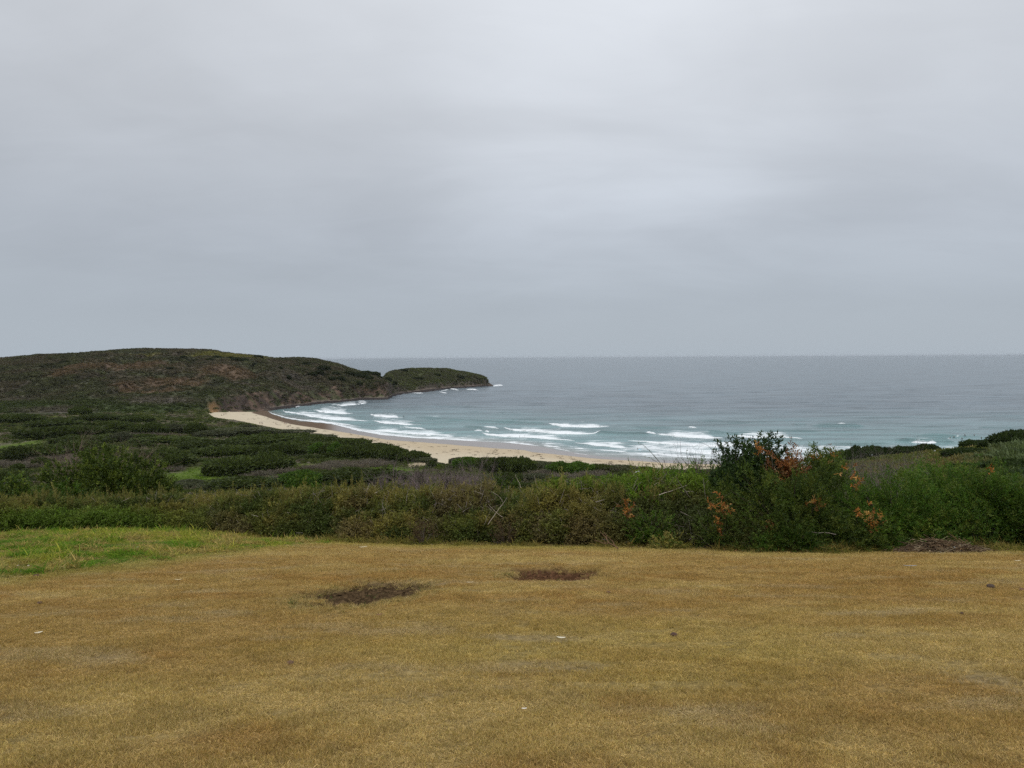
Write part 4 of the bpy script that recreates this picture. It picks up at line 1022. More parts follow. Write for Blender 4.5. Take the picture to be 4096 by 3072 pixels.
def build_near_shrubs():
    yb = 24.6
    shrub('leafy_bush', 'bright green leafy bush mounded between the thicket and the tall dark wattle', 2830, 26.0, 1846, 420, KG_BRIGHT, 2300, 16, 0.075, 0.030, 1.3, 0.34, 11, ((2860, 2010, 50),), 40, 'bush')
    shrub('leafy_bush', 'bright yellow green rounded bush beneath the long arching canes', 2640, 25.6, 1868, 300, KG_BRIGHT, 1500, 16, 0.065, 0.030, 1.1, 0.30, 12, (), 30, 'bush')
    shrub('wattle_shrub', 'large very dark green wattle in the middle of the right hand shrubs', 3185, 23.2, 1828, 510, KG_DARK, 4000, 15, 0.11, 0.024, 1.5, 0.44, 13,
          ((3260, 2010, 60), (3250, 2030, 40), (3420, 1925, 90), (3370, 1880, 30), (3060, 2110, 50)), 60, amp=0.78, loose=0.55)
    shrub('wattle_shrub', 'tall loose wattle with broad dark leaves standing out against the surf', 2990, 24.6, 1752, 250, pal((0.036, 0.066, 0.020), (0.046, 0.080, 0.024), (0.028, 0.050, 0.018)), 1150, 14, 0.14, 0.046, 0.8, 0.36, 14, ((3032, 1800, 50), (3040, 1820, 50)), 26, loose=0.8, amp=0.85, up=1.0, crown=0.62)
    shrub('dead_shrub', 'shrub covered in dead orange leaves beside the tall loose wattle', 3150, 23.9, 1786, 140, K_ORANGE * np.array((0.75, 0.72, 0.85)), 260, 12, 0.11, 0.030, 0.5, 0.35, 15, (), 20, loose=0.8, amp=0.7, crown=0.36)
    shrub('wattle_shrub', 'slim dark wattle sprig with orange dead sprays right of the dead orange shrub', 3305, 24.6, 1786, 150, KG_DARK, 420, 13, 0.13, 0.036, 0.5, 0.36, 16, ((3262, 1838, 80), (3335, 1838, 60)), 16, loose=0.7, amp=0.7, crown=0.42)
    shrub('wattle_shrub', 'mid green wattle with a big orange dead spray on its left side', 3570, 23.0, 1880, 420, KG_MID, 2900, 15, 0.10, 0.022, 1.3, 0.38, 17, ((3480, 2070, 180), (3500, 2095, 80), (3430, 2065, 50)), 50)
    shrub('wattle_shrub', 'tall mid green wattle above the pile of dry branches', 3760, 24.4, 1850, 400, KG_MID, 2800, 15, 0.095, 0.022, 1.3, 0.38, 18, (), 44)
    shrub('wattle_shrub', 'wide dark green wattle right of the pile of dry branches', 3960, 23.4, 1868, 420, KG_MID * 0.8, 2900, 15, 0.10, 0.022, 1.4, 0.38, 19, ((3950, 1890, 30),), 44)
    shrub('wattle_shrub', 'dull green wattle running out of the right edge of the lawn', 4190, 23.0, 1915, 380, KG_MID * 0.75, 2200, 15, 0.10, 0.022, 1.3, 0.38, 20, (), 36)
    shrub('wattle_shrub', 'low yellow tinged wattle in front of the tall mid green one', 3740, 22.9, 1985, 330, np.concatenate([KG_MID, pal((0.15, 0.17, 0.03))]), 1300, 15, 0.10, 0.022, 0.8, 0.34, 21, (), 24)
    shrub('wattle_shrub', 'low dark wattle spreading under the orange dead spray', 3440, 22.3, 2070, 330, KG_DARK, 1200, 15, 0.09, 0.020, 0.7, 0.30, 22, (), 24)
    # young plants along the edge of the lawn
    shrub('wattle_sapling', 'green wattle sapling with an orange dead spray at the foot of the thicket', 2600, 23.7, 2040, 190, KG_MID, 380, 14, 0.085, 0.020, 0.5, 0.28, 23, ((2514, 2040, 110), (2508, 2058, 80)), 14, 'sapling')
    shrub('wattle_sapling', 'tiny pale yellow sapling at the edge of the lawn', 2665, 22.9, 2128, 110, K_YELLOW, 130, 12, 0.07, 0.022, 0.35, 0.22, 24, (), 10, 'sapling')
    shrub('wattle_sapling', 'sapling hung with bright orange dead sprays below the bright green leafy bush', 2865, 22.6, 2050, 150, KG_DARK, 210, 12, 0.09, 0.020, 0.4, 0.3, 25, ((2852, 2032, 70), (2885, 2045, 150), (2880, 2125, 60), (2850, 2090, 40)), 14, 'sapling')
    shrub('wattle_sapling', 'small green sapling at the left foot of the large dark wattle', 3062, 21.6, 2125, 90, KG_MID, 150, 13, 0.085, 0.018, 0.3, 0.24, 26, (), 10, 'sapling')
    shrub('wattle_sapling', 'bushy green sapling standing in front of the large dark wattle', 3185, 21.5, 2085, 220, KG_MID * 0.8, 520, 14, 0.085, 0.018, 0.5, 0.30, 27, (), 16, 'sapling')
    shrub('dry_weed', 'rust brown dead weed at the foot of the thicket beyond the bare earth patches', 1690, 25.8, 2068, 120, pal((0.100, 0.064, 0.040), (0.13, 0.085, 0.052)), 170, 12, 0.07, 0.010, 0.3, 0.3, 28, (), 14, 'weed', up=1.2)
    shrub('dry_weed', 'dark brown dead weed at the thicket foot left of the fallen branch', 2020, 25.3, 2085, 110, pal((0.090, 0.060, 0.038), (0.115, 0.072, 0.045)), 150, 12, 0.07, 0.010, 0.3, 0.3, 29, (), 14, 'weed', up=1.2)
    # leafless shrubs
    def bare(label, px, y, top, wpx, n, K, seed, r=0.016, depth=2, spread=0.5):
        b, h = place(px, y, top); g = np.random.default_rng(seed); G = Geo(); w = wpx / FS * y / 2
        for i in range(n):
            q = np.array((g.uniform(-w, w), g.uniform(-w, w) * 0.5, -0.05)); L0 = h * g.uniform(0.45, 0.62)
            branch_geo(G, q, unit(np.array((q[0] / w * 0.3 + g.normal(0, .12), g.normal(0, .2), 1.0))), L0, r * g.uniform(0.6, 1.2), K, g, depth, spread, (3, 6))
        o = link('bare_shrub', G.mesh('bare_shrub'), M_WOOD); o.location = b; return tag(o, label, 'shrub')
    bare('leafless twiggy shrub standing against the surf left of the tall loose wattle', 2800, 27.5, 1822, 230, 26, np.array((0.085, 0.062, 0.058)), 31, 0.032, 3)
    bare('thin leafless shrub close to the left side of the tall loose wattle', 2905, 27.2, 1795, 170, 16, np.array((0.085, 0.062, 0.058)), 32, 0.032, 3)
    bare('tall wispy leafless shrub rising behind the dead orange shrub', 3135, 27.0, 1742, 90, 5, BARK, 33, 0.011)
    bare('grey leafless bush behind the mid green wattle on the right', 3500, 36.0, 1815, 300, 60, np.array((0.14, 0.122, 0.108)), 34, 0.022, 3, 0.55)
    bare('purplish leafless shrub on the slope below the gap in the dunes', 1745, 62.0, 1862, 430, 64, np.array((0.150, 0.115, 0.112)), 35, 0.05, 3, 0.55)
    bare('dark leafless sapling standing up in front of the gap in the dunes', 1765, 59.0, 1845, 120, 6, BARK * 0.6, 36, 0.05, 2, 0.45)
    bare('brown twiggy shrub behind the top of the big rounded bush', 420, 66.0, 1775, 260, 40, np.array((0.165, 0.122, 0.092)), 37, 0.05, 3, 0.5)
    # long canes arching over the beach, crossed dead branches in the thicket
    cane('bramble_cane', 'long bramble cane arching far to the left over the wet sand', [zc5(*p) for p in ((185, 250), (235, 262), (300, 318), (370, 388), (450, 482), (515, 565))], 25.0, 0.011, (0.10, 0.10, 0.05), leafy=16)
    cane('bramble_cane', 'thin bramble cane arching over the surf towards the leafless shrubs', [zc5(*p) for p in ((985, 235), (1040, 245), (1110, 280), (1180, 345), (1250, 420), (1295, 480))], 25.4, 0.008, (0.11, 0.09, 0.06))
    cane('bramble_cane', 'upright bramble cane between the two arching ones', [zc5(*p) for p in ((828, 300), (815, 380), (836, 455), (852, 570))], 25.2, 0.008, (0.10, 0.09, 0.05), leafy=8)
    cane('bramble_cane', 'short low bramble cane beneath the long arching one', [zc5(*p) for p in ((262, 420), (345, 436), (425, 492), (500, 560))], 25.0, 0.007, (0.11, 0.11, 0.05), leafy=12)
    cane('bramble_cane', 'leafy bramble cane leaning left beside the upright one', [zc5(*p) for p in ((668, 440), (700, 480), (745, 530), (770, 575))], 25.1, 0.007, (0.12, 0.13, 0.05), leafy=14)
    def z8(X, Y): return (1500 + X / 3.687, 1820 + Y / 3.687)
    cane('dead_branch', 'long pale dead branch crossing the thicket, leaning to the right', [z8(*p) for p in ((1950, 625), (1880, 720), (1780, 860), (1670, 1020))], 25.6, 0.014, PALET, 'branch', depth=0.2)
    cane('dead_branch', 'pale dead branch slanting down to the right through the crossed one', [z8(*p) for p in ((1670, 730), (1760, 820), (1880, 920))], 25.6, 0.010, PALET, 'branch', depth=0.2)
    cane('dead_branch', 'bleached forked dead branch at the top of the thicket by the crossed branches', [z8(*p) for p in ((1720, 540), (1800, 590), (1840, 620), (1880, 690))], 26.2, 0.013, PALET, 'branch', depth=0.2)
    cane('dead_branch', 'pale dead stick poking up above the thicket against the dark dune bush', [z8(*p) for p in ((2070, 290), (2090, 350), (2130, 410), (2150, 480))], 26.4, 0.014, PALET, 'branch', depth=0.2)
    cane('dead_branch', 'thin grey dead stem rising left of the crossed branches', [z8(*p) for p in ((1720, 800), (1660, 910), (1610, 1030))], 25.6, 0.008, GREYT, 'branch', depth=0.2)
    cane('dead_branch', 'grey dead branch leaning out below the bright leafy bush', [zc5(*p) for p in ((675, 680), (720, 770), (790, 860), (860, 960))], 24.2, 0.014, GREYT, 'branch', depth=0.3)
    cane('dead_branch', 'pale bare branch slanting up beside the dark wattle under its tall loose neighbour', [zc5(*p) for p in ((1840, 690), (1760, 730), (1660, 805))], 24.0, 0.016, GREYT * 1.1, 'branch', depth=0.3)
    cane('dead_branch', 'long grey dead branch lying low across the foot of the large dark wattle', [(3245, 2128), (3275, 2133), (3310, 2130), (3345, 2138)], 21.5, 0.012, GREYT * 1.1, 'branch', depth=0.2)
    # the big rounded bush on the slope and its neighbours
    shrub('rounded_bush', 'big rounded dark green bush on the slope left of the purplish leafless shrub', 440, 60.0, 1795, 440, pal((0.056, 0.084, 0.016), (0.074, 0.104, 0.018), (0.052, 0.080, 0.016), (0.130, 0.165, 0.028)), 5200, 13, 0.20, 0.10, 3.2, 0.55, 40, (), 40, 'bush')
    shrub('rounded_bush', 'low dark bush at the left edge beside the big rounded bush', 80, 58.0, 1905, 330, KG_DARK * 1.3, 1100, 12, 0.26, 0.12, 2.2, 0.7, 41, (), 24, 'bush')
    shrub('rounded_bush', 'low green bush tucked under the big rounded bush on its left', 260, 52.0, 1938, 260, KG_MID * 0.8, 800, 12, 0.22, 0.10, 1.8, 0.6, 42, (), 20, 'bush')
    shrub('rounded_bush', 'small round green bush on the slope halfway between the big bush and the leafless shrub', 1195, 62.0, 1900, 170, KG_MID * 0.8, 620, 12, 0.24, 0.11, 1.6, 0.6, 43, (), 18, 'bush')
    shrub('rounded_bush', 'dark rounded bush behind the thicket under the pale dead stick', 2015, 62.0, 1905, 130, KG_DARK, 520, 12, 0.24, 0.11, 1.3, 0.6, 44, (), 18, 'bush')


build_near_shrubs()


def clump_var(n, k, size, L, W, seed0, flat=0.6, K=None):
    var = []
    for s in range(k):
        g = np.random.default_rng(seed0 + s); G = Geo(); d = rand_dirs(n, g); d[:, 2] = np.abs(d[:, 2]); r = g.uniform(0.4, 1.0, n)[:, None] * size
        P = d * r * np.array((1, 1, flat)); G.leaves(P, unit(d + rand_dirs(n, g) * 0.8 + np.array((0, 0, 0.4))), L * g.uniform(0.7, 1.3, n), W * g.uniform(0.7, 1.3, n), g.uniform(0.65, 1.35, (n, 1)) * np.ones((1, 3)), 0.1, g)
        var.append(G.mesh('scrub_clump'))
    return var


MEADOW = [(800, 1896, 440, 30), (1500, 1880, 360, 16), (40, 1790, 140, 28), (1050, 1900, 250, 12), (1260, 1865, 300, 8), (1720, 1850, 130, 16)]
HEATHP = [(700, 1885, 60, 5), (150, 1850, 420, 16), (1430, 1862, 300, 12), (1050, 1898, 240, 7), (590, 1742, 160, 9), (2250, 1905, 360, 12), (2400, 1880, 200, 10), (1570, 1905, 300, 6), (1300, 1875, 160, 8), (230, 1655, 260, 14), (380, 1725, 60, 6)]


def build_dune_scrub():
    # ground cover between the thickets
    n = 42000; u = rng.uniform(-0.86, 0.80, n); y = 150 * (640 / 150) ** rng.random(n) ** 0.85; x = u * y
    k = y < duney(u) - 0.5; u, x, y = u[k], x[k], y[k]; n = len(x)
    near = 1 - sstep(190, 235, y); k = rng.random(n) > near * 0.5; u, x, y = u[k], x[k], y[k]; n = len(x)
    a = fbm(x / 16, y / 8, 4, 801); b = fbm(x / 6, y / 5, 3, 802)
    col = mixc(np.array((0.052, 0.070, 0.019)), np.array((0.080, 0.094, 0.026)), sstep(0.40, 0.62, b))
    m = patches(x, y, MEADOW, ground, 180, 560, 5); h_ = patches(x, y, HEATHP, ground, 180, 600, 6)
    h_ = np.maximum(h_, sstep(0.60, 0.68, a) * 0.8)
    col = mixc(col, np.array((0.185, 0.148, 0.130)), h_ * 0.85); col = mixc(col, np.array((0.115, 0.185, 0.022)), m)
    sandp = patches(x, y, [(1735, 1850, 120, 10), (1655, 1862, 60, 6)], ground, 180, 560, 8); k = rng.random(n) > sandp
    col *= rng.uniform(0.72, 1.28, (n, 1)); s = rng.uniform(0.6, 1.25, n) * (0.75 + y / 700) * np.where(m > 0.4, 0.45, 1)
    x, y, s, col = x[k], y[k], s[k], col[k]; n = len(x)
    z = ground(x, y); z = np.where(x / y > UB, np.minimum(z, 4.5 + np.clip(duney(x / y) - y, 0, 400) * 0.115), z)
    s = np.where(x / y > UB, np.clip(s, 0.2, np.maximum(EYE - 45.0 * y / duney(x / y) - z, 0.35)), s)
    rot = np.stack([rng.normal(0, .15, n), rng.normal(0, .15, n), rng.uniform(0, 6.28, n)], 1)
    scatter('dune_scrub', np.stack([x, y, z - 0.1], 1), rot, np.stack([s * 1.2, s * 1.2, s], 1), col, clump_var(46, 6, 1.0, 0.5, 0.26, 1000), M_INST, 'low mixed green and grey scrub covering the dunes behind the beach', 'scrub')
    var = []
    for s_ in range(5):
        g = np.random.default_rng(1200 + s_); G = Geo()
        for q in range(34):
            b = np.array((g.normal(0, .35), g.normal(0, .35), 0)); d = unit(np.array((b[0] * .5 + g.normal(0, .3), b[1] * .5 + g.normal(0, .3), 1.0))); L = g.uniform(.5, 1.1)
            G.tube(b + d * np.linspace(0, L, 4)[:, None] + np.cumsum(g.normal(0, .03, (4, 3)), 0), np.linspace(.03, .015, 4), np.ones(3) * g.uniform(.7, 1.25), 3)
            G.leaves(b + d * g.uniform(.3, 1, (6, 1)) * L, rand_dirs(6, g) + d, .22, .05, np.ones(3) * g.uniform(.8, 1.2), 0, g)
        var.append(G.mesh('twig_clump'))
    P = []
    for (px, py, wpx, wy) in HEATHP:
        c = hit(px, py, ground, 180, 640); ax = wpx / FS * c[1] / 2; m_ = int(ax * wy * 2.2)
        r = np.sqrt(rng.random(m_)); th = rng.uniform(0, 6.283, m_); P.append(np.stack([c[0] + ax * r * np.cos(th), c[1] + wy * r * np.sin(th) + 0.06 * (ax * r * np.cos(th))], 1))
    P = np.concatenate(P); x, y = P.T; k = (y < duney(x / y) - 3) & (fbm(x / 9, y / 5, 3, 830) > 0.50); x, y = x[k], y[k]; n = len(x)
    s = rng.uniform(0.9, 1.9, n); col = mixc(np.array((0.165, 0.135, 0.108)), np.array((0.140, 0.128, 0.100)), rng.random(n)) * rng.uniform(0.75, 1.25, (n, 1))
    scatter('dead_heath', np.stack([x, y, ground(x, y) - 0.1], 1), np.stack([rng.normal(0, .15, n), rng.normal(0, .15, n), rng.uniform(0, 6.28, n)], 1), np.stack([s * 1.5, s * 1.5, s], 1), col, var, M_INST, 'mauve grey leafless heath in the hollows between the dune thickets', 'heath')
    # spur on the right: rough grass and low scrub
    n = 30000; u = rng.uniform(0.16, 1.05, n); y = 23 * (135 / 23) ** rng.random(n); x = u * y; k = (rng.random(n) < 0.15 + spur_w(u)) & ((y > 31) | (y > hedge_y(u) + 1.0)); u, x, y = u[k], x[k], y[k]; n = len(x)
    a = fbm(x / 12, y / 9, 4, 811); b = fbm(x / 3, y / 3, 3, 812)
    col = mixc(np.array((0.110, 0.128, 0.030)), np.array((0.150, 0.122, 0.046)), sstep(0.50, 0.66, a)); rt = sstep(0.60, 0.68, u + 0.14 * (a - 0.5) - (y - 60) * 0.0006)
    col = mixc(col, mixc(np.array((0.035, 0.058, 0.022)), np.array((0.095, 0.125, 0.055)), sstep(0.45, 0.6, b)), rt)
    col *= rng.uniform(0.75, 1.25, (n, 1)); s = rng.uniform(0.22, 0.5, n) * (0.6 + y / 110) * (1 + 1.2 * rt * sstep(0.4, 0.6, b))
    rot = np.stack([rng.normal(0, .2, n), rng.normal(0, .2, n), rng.uniform(0, 6.28, n)], 1)
    scatter('spur_grass', np.stack([x, y, ground(x, y) - 0.03], 1), rot, np.stack([s * 1.1, s * 1.1, s * 0.9], 1), col, clump_var(60, 6, 1.0, 0.55, 0.16, 1050), M_INST, 'rough grass and low scrub on the spur above the right end of the beach', 'grass')
    # heath over the headland
    n = 60000; u = rng.uniform(-0.86, ua(1950), n); b0 = head_base_y(u); rd = np.interp(u, HU, HC[:, 5]); y = b0 + (rd + 40 - b0) * rng.random(n) ** 0.8; x = u * y
    rk, pl = cliffy(x, y); k = (rng.random(n) > rk * 0.72) & (rng.random(n) > pl) & (headland(x, y) > 2.0); u, x, y = u[k], x[k], y[k]; n = len(x)
    col = head_col(x, y) * rng.uniform(0.6, 1.35, (n, 1)) * 1.05; s = rng.uniform(0.6, 1.6, n) * (0.55 + 0.9 * fbm(x / 12, y / 12, 3, 820))
    rot = np.stack([rng.normal(0, .2, n), rng.normal(0, .2, n), rng.uniform(0, 6.28, n)], 1)
    scatter('heath', np.stack([x, y, headland(x, y) + head_relief(x, y) - 0.2], 1), rot, np.stack([s * 1.3, s * 1.3, s * 1.1], 1), col, clump_var(36, 6, 1.0, 0.75, 0.45, 1100), M_INST, 'low brown and green heath covering the headland', 'heath')


build_dune_scrub()


def canopy_mesh(seed, K):
    """a wind-shorn thicket one metre high and two metres across: flat lit top, dark ragged sides"""
    g = np.random.default_rng(seed); n = 2000
    th = g.uniform(0, 6.283, n); rr = np.sqrt(g.random(n)); edge = g.random(n) < 0.42; rr = np.where(edge, g.uniform(0.84, 1.0, n), rr)
    ol = 0.75 + 0.5 * fbm(np.cos(th) * 1.4 + seed, np.sin(th) * 1.4, 3, seed)
    X = np.cos(th) * rr * ol; Y = np.sin(th) * rr * ol
    top = (1 - rr ** 5) * (0.72 + 0.5 * fbm(X * 2.2 + seed, Y * 2.2, 3, seed + 3)) * 0.9 + 0.10
    z = np.where(edge, g.uniform(0.0, 0.95, n) * 0.85, top * g.uniform(0.86, 1.0, n))
    d = unit(np.stack([np.cos(th) * rr ** 3, np.sin(th) * rr ** 3, np.where(edge, 0.25, 1.0)], 1) + rand_dirs(n, g) * 0.75)
    k = K[g.integers(0, len(K), n)] * g.uniform(0.65, 1.35, (n, 1)); G = Geo()
    P = np.stack([X, Y, z], 1); L = g.uniform(0.7, 1.3, n)
    # leaf clumps are kept true to size when the bush is stretched sideways
    G.leaves(P, d * np.array((0.35, 0.35, 1.0)), 0.19 * L, 0.085, k, 0.1, g); G.leaves(P - np.array((0, 0, 0.06)), rand_dirs(n, g) * np.array((0.35, 0.35, 1.0)), 0.17 * L, 0.085, k * 0.9, 0.1, g)
    me = G.mesh('canopy'); me.materials.append(M_LEAF); return me


def build_canopies():
    Kc = pal((0.046, 0.064, 0.017), (0.055, 0.074, 0.019), (0.066, 0.084, 0.021), (0.044, 0.058, 0.019)); Kb = pal((0.062, 0.115, 0.018), (0.075, 0.128, 0.020), (0.055, 0.098, 0.018)); Kgy = pal((0.088, 0.092, 0.058), (0.076, 0.086, 0.046))
    ms = [canopy_mesh(50 + i, Kc) for i in range(6)]; mb = [canopy_mesh(70 + i, Kb) for i in range(2)]; mg = [canopy_mesh(80 + i, Kgy) for i in range(2)]
    L1 = [(150, 790, 340, 120, 0), (640, 722, 170, 55, 0), (420, 830, 420, 60, 0), (520, 900, 640, 80, 0), (660, 955, 520, 50, 0), (900, 850, 300, 60, 0), (1180, 880, 280, 80, 0), (1100, 780, 260, 40, 0), (1390, 870, 220, 60, 2), (1560, 880, 170, 80, 0),
          (260, 1080, 620, 130, 0), (620, 1040, 460, 80, 0), (130, 1100, 240, 90, 0), (310, 1140, 130, 60, 0), (1270, 1140, 620, 150, 0), (1380, 1160, 120, 90, 0), (1850, 1050, 560, 60, 0), (1700, 990, 520, 50, 0), (1900, 1200, 520, 120, 0), (2130, 1190, 320, 110, 0),
          (1350, 950, 620, 40, 0), (900, 930, 420, 40, 0), (2050, 950, 420, 40, 0), (1700, 900, 300, 40, 2), (1950, 870, 420, 36, 2), (780, 770, 340, 40, 0), (60, 1290, 240, 90, 0), (1520, 1300, 300, 40, 2), (1950, 1310, 620, 60, 0), (700, 860, 160, 60, 0), (970, 940, 160, 60, 2), (1050, 770, 150, 40, 0)]
    L2 = [(550, 1040, 160, 70, 1), (690, 1060, 130, 90, 1), (620, 1050, 120, 70, 0), (780, 1080, 180, 100, 0), (950, 1080, 320, 130, 0), (1150, 1100, 220, 100, 0), (1300, 1095, 260, 70, 0), (380, 1010, 420, 60, 0), (200, 1060, 420, 80, 0), (120, 960, 500, 60, 0), (330, 940, 420, 50, 0),
          (560, 970, 420, 50, 0), (800, 975, 320, 50, 0), (1000, 1000, 280, 60, 0), (160, 1160, 360, 110, 0), (400, 1290, 320, 90, 1), (900, 1270, 640, 80, 0), (650, 1260, 220, 60, 0), (1150, 1240, 260, 50, 1), (1100, 1110, 90, 60, 2), (450, 1000, 300, 50, 0),
          (1680, 1110, 150, 60, 2), (1760, 1150, 260, 70, 1), (1900, 1160, 220, 80, 0), (2050, 1180, 300, 130, 0), (2160, 1190, 170, 120, 0), (1850, 1100, 320, 40, 2), (2060, 1275, 260, 70, 0), (1500, 1130, 120, 30, 2), (760, 900, 300, 24, 2), (300, 850, 380, 24, 2), (520, 890, 300, 24, 2)]
    L3 = [(60, 900, 160, 60, 0), (160, 960, 220, 110, 0), (330, 940, 200, 50, 2), (480, 960, 220, 70, 1), (620, 965, 240, 70, 1), (780, 960, 180, 60, 0), (950, 945, 260, 50, 2), (1055, 945, 60, 45, 0), (60, 1050, 180, 70, 0), (300, 1010, 260, 30, 2), (720, 1035, 200, 40, 1), (460, 1030, 160, 30, 1)]
    lab = ('dark green wind shorn thicket growing on the dunes behind the beach', 'fresh bright green rounded thicket among the darker dune thickets', 'dull grey green low thicket on the dunes behind the beach')
    grp = ('dark thickets on the dunes', 'bright green thickets on the dunes', 'grey green thickets on the dunes'); nm = ('dune_thicket', 'bright_thicket', 'grey_thicket')
    S = [c1(x, y) + (w / 2.011, h / 2.011, k) for x, y, w, h, k in L1] + [c2(x, y) + (w / 2.011, h / 2.011, k) for x, y, w, h, k in L2] + [c3(x, y) + (w / 1.952, h / 1.952, k) for x, y, w, h, k in L3]
    g = np.random.default_rng(3)
    def zg(x, y):
        z = ground(x, y); u = x / y
        return np.where(u > UB, np.minimum(z, 4.5 + np.clip(duney(u) - y, 0, 400) * 0.115), z)
    def put(x, y, w, h, k, d=None):
        dp = d or min(max(w * 0.36, h * 0.9), 9.0)
        for _ in range(25):                               # keep the whole plant off the sand
            if x / y < UB or all(yy < float(duney(xx / yy)) - 1.0 for xx, yy in ((x - w / 2, y), (x + w / 2, y), (x, y + dp), (x + w * .35, y + dp * .7), (x - w * .35, y + dp * .7))): break
            x, y = x * (y - 3) / y, y - 3
        me = (ms, mb, mg)[k][g.integers(0, len((ms, mb, mg)[k]))]
        o = bpy.data.objects.new(nm[k], me); C.objects.link(o); o.location = (x, y, float(zg(x, y)) - 0.1)
        o.rotation_euler = (0, 0, 0 if g.random() < 0.5 else math.pi); o.rotation_euler.z += g.normal(0, 0.12)
        if x / y > UB: h = float(np.clip(EYE - 45.0 * y / float(duney(x / y)) - o.location.z, 0.5, h))
        o.scale = (w / 2, d or min(max(w * 0.36, h * 0.9), 9.0), h); tag(o, lab[k], 'thicket', grp[k])
    for px, py, w, h, k in S:
        p = hit(px, py, zg, 150, 640); w = w / FS * p[1]; h = np.clip(h / FS * p[1] * 1.12, 1.0, 5.5); put(p[0], p[1] + 1.5, w, h, k)
    m = 0
    while m < 120:                                         # smaller ones filling the gaps
        u = g.uniform(-0.80, 0.30); y = 225 * (620 / 225) ** g.random(); x = u * y
        if y > float(duney(u)) - 7: continue
        if float(patches(np.array([x]), np.array([y]), MEADOW + HEATHP[:8], zg, 150, 600, 5)[0]) > 0.15: continue
        w = g.uniform(3.5, 11) * (0.7 + y / 900); put(x, y, w, g.uniform(1.3, 2.6), 0 if g.random() < 0.72 else 2); m += 1
    # dark shrubs on the headland
    Kh = pal((0.030, 0.038, 0.016), (0.038, 0.048, 0.018)); hs = [canopy_mesh(90 + i, Kh) for i in range(3)]
    H1 = [(305, 405, 44, 26), (240, 352, 40, 20), (560, 378, 60, 26), (590, 345, 90, 34), (500, 380, 70, 26), (690, 398, 60, 26), (730, 440, 60, 30), (655, 440, 60, 24), (790, 392, 70, 26), (850, 402, 70, 30), (905, 412, 90, 34), (930, 385, 80, 22), (1000, 395, 80, 24), (450, 312, 60, 20), (372, 322, 40, 18),
          (620, 400, 40, 18), (1040, 425, 40, 18), (960, 430, 60, 26), (1110, 440, 50, 24), (1230, 365, 60, 14), (1500, 400, 60, 14), (1350, 430, 70, 16), (1690, 420, 60, 16), (60, 262, 70, 22), (100, 250, 60, 16), (1150, 470, 60, 22), (870, 470, 60, 22)]
    H2 = [(1640, 255, 44, 20), (1745, 262, 60, 22), (1850, 268, 40, 22), (1900, 276, 60, 24), (1960, 282, 60, 22), (2060, 290, 70, 20), (1475, 262, 44, 18), (1690, 280, 50, 18), (520, 300, 60, 18), (1370, 350, 60, 14)]
    for x, y, w, h in [c2(a, b) + (c / 2.011, d / 2.011) for a, b, c, d in H1] + [c1(a, b) + (c / 2.011, d / 2.011) for a, b, c, d in H2]:
        p = hit(x, y + h * 0.35, headland, 560, 1380); me = hs[g.integers(0, 3)]; o = bpy.data.objects.new('headland_shrub', me); C.objects.link(o)
        o.location = (p[0], p[1], float(headland(p[0], p[1]) + head_relief(p[0], p[1])) - 0.3); w = w / FS * p[1]; o.scale = (w / 2 * 1.15, min(w * 0.4, 8), max(h / FS * p[1], 2.0) * 1.1)
        tag(o, 'dark rounded shrub growing on the slope of the headland', 'shrub', 'dark shrubs on the headland')
    # shrubs along the crest of the spur
    ks = [canopy_mesh(95 + i, pal((0.028, 0.044, 0.014), (0.040, 0.060, 0.018))) for i in range(3)]
    CR = [((4070, 1790), 190, 56, 'big dark shrub at the top of the spur at the right edge of the sea'), ((3990, 1795), 120, 36, 'dark shrub left of the big one on top of the spur'), ((3905, 1796), 110, 34, 'dark bush with a pointed left side on the spur crest'),
          ((3870, 1823), 170, 28, 'rounded green bush alone on the grassy slope of the spur'), ((3700, 1806), 110, 24, 'low brown green bush on the spur crest below the small breaking wave'), ((3620, 1808), 110, 22, 'green bush on the spur crest left of the small white sign'),
          ((3480, 1820), 110, 28, 'grey purple bush on the left part of the spur crest'), ((3420, 1812), 60, 20, 'small round bush at the left end of the spur crest'), ((3535, 1812), 70, 22, 'small green bush right of the grey purple bush'), ((3380, 1845), 120, 36, 'dark green bush where the spur drops to the surf'),
          ((4050, 1880), 200, 40, 'wide dark low bush on the right flank of the spur'), ((3900, 1880), 160, 30, 'dark low bush across the middle of the spur flank')]
    for i, ((px, py), w, h, l) in enumerate(CR):
        p = hit(px, py, ground, 40, 132)
        if p[1] > 131: p = at(px, py, 114)
        z = float(ground(p[0], p[1])); o = bpy.data.objects.new('spur_shrub', ks[i % 3]); C.objects.link(o); w = w / FS * p[1]
        o.location = (p[0], p[1], z - 0.2); o.scale = (w / 2 * 1.1, w * 0.4, h / FS * p[1] * 1.15 + max(0, p[2] - z)); tag(o, l, 'shrub', 'shrubs on the spur')


build_canopies()

# ------------------------------------------------------------------ people on the sand and surfers in the water
SKIN = plain_mat('skin', (0.42, 0.26, 0.18), 0.6); HAIR = plain_mat('hair', (0.05, 0.035, 0.025), 0.7); WET = plain_mat('wetsuit', (0.016, 0.018, 0.022), 0.5)
CLOTH = [plain_mat('cloth_%s' % n, c, 0.9) for n, c in (('navy', (0.03, 0.045, 0.09)), ('grey', (0.16, 0.16, 0.17)), ('black', (0.02, 0.02, 0.022)), ('blue', (0.09, 0.16, 0.26)), ('white', (0.6, 0.6, 0.58)), ('red', (0.25, 0.05, 0.045)))]


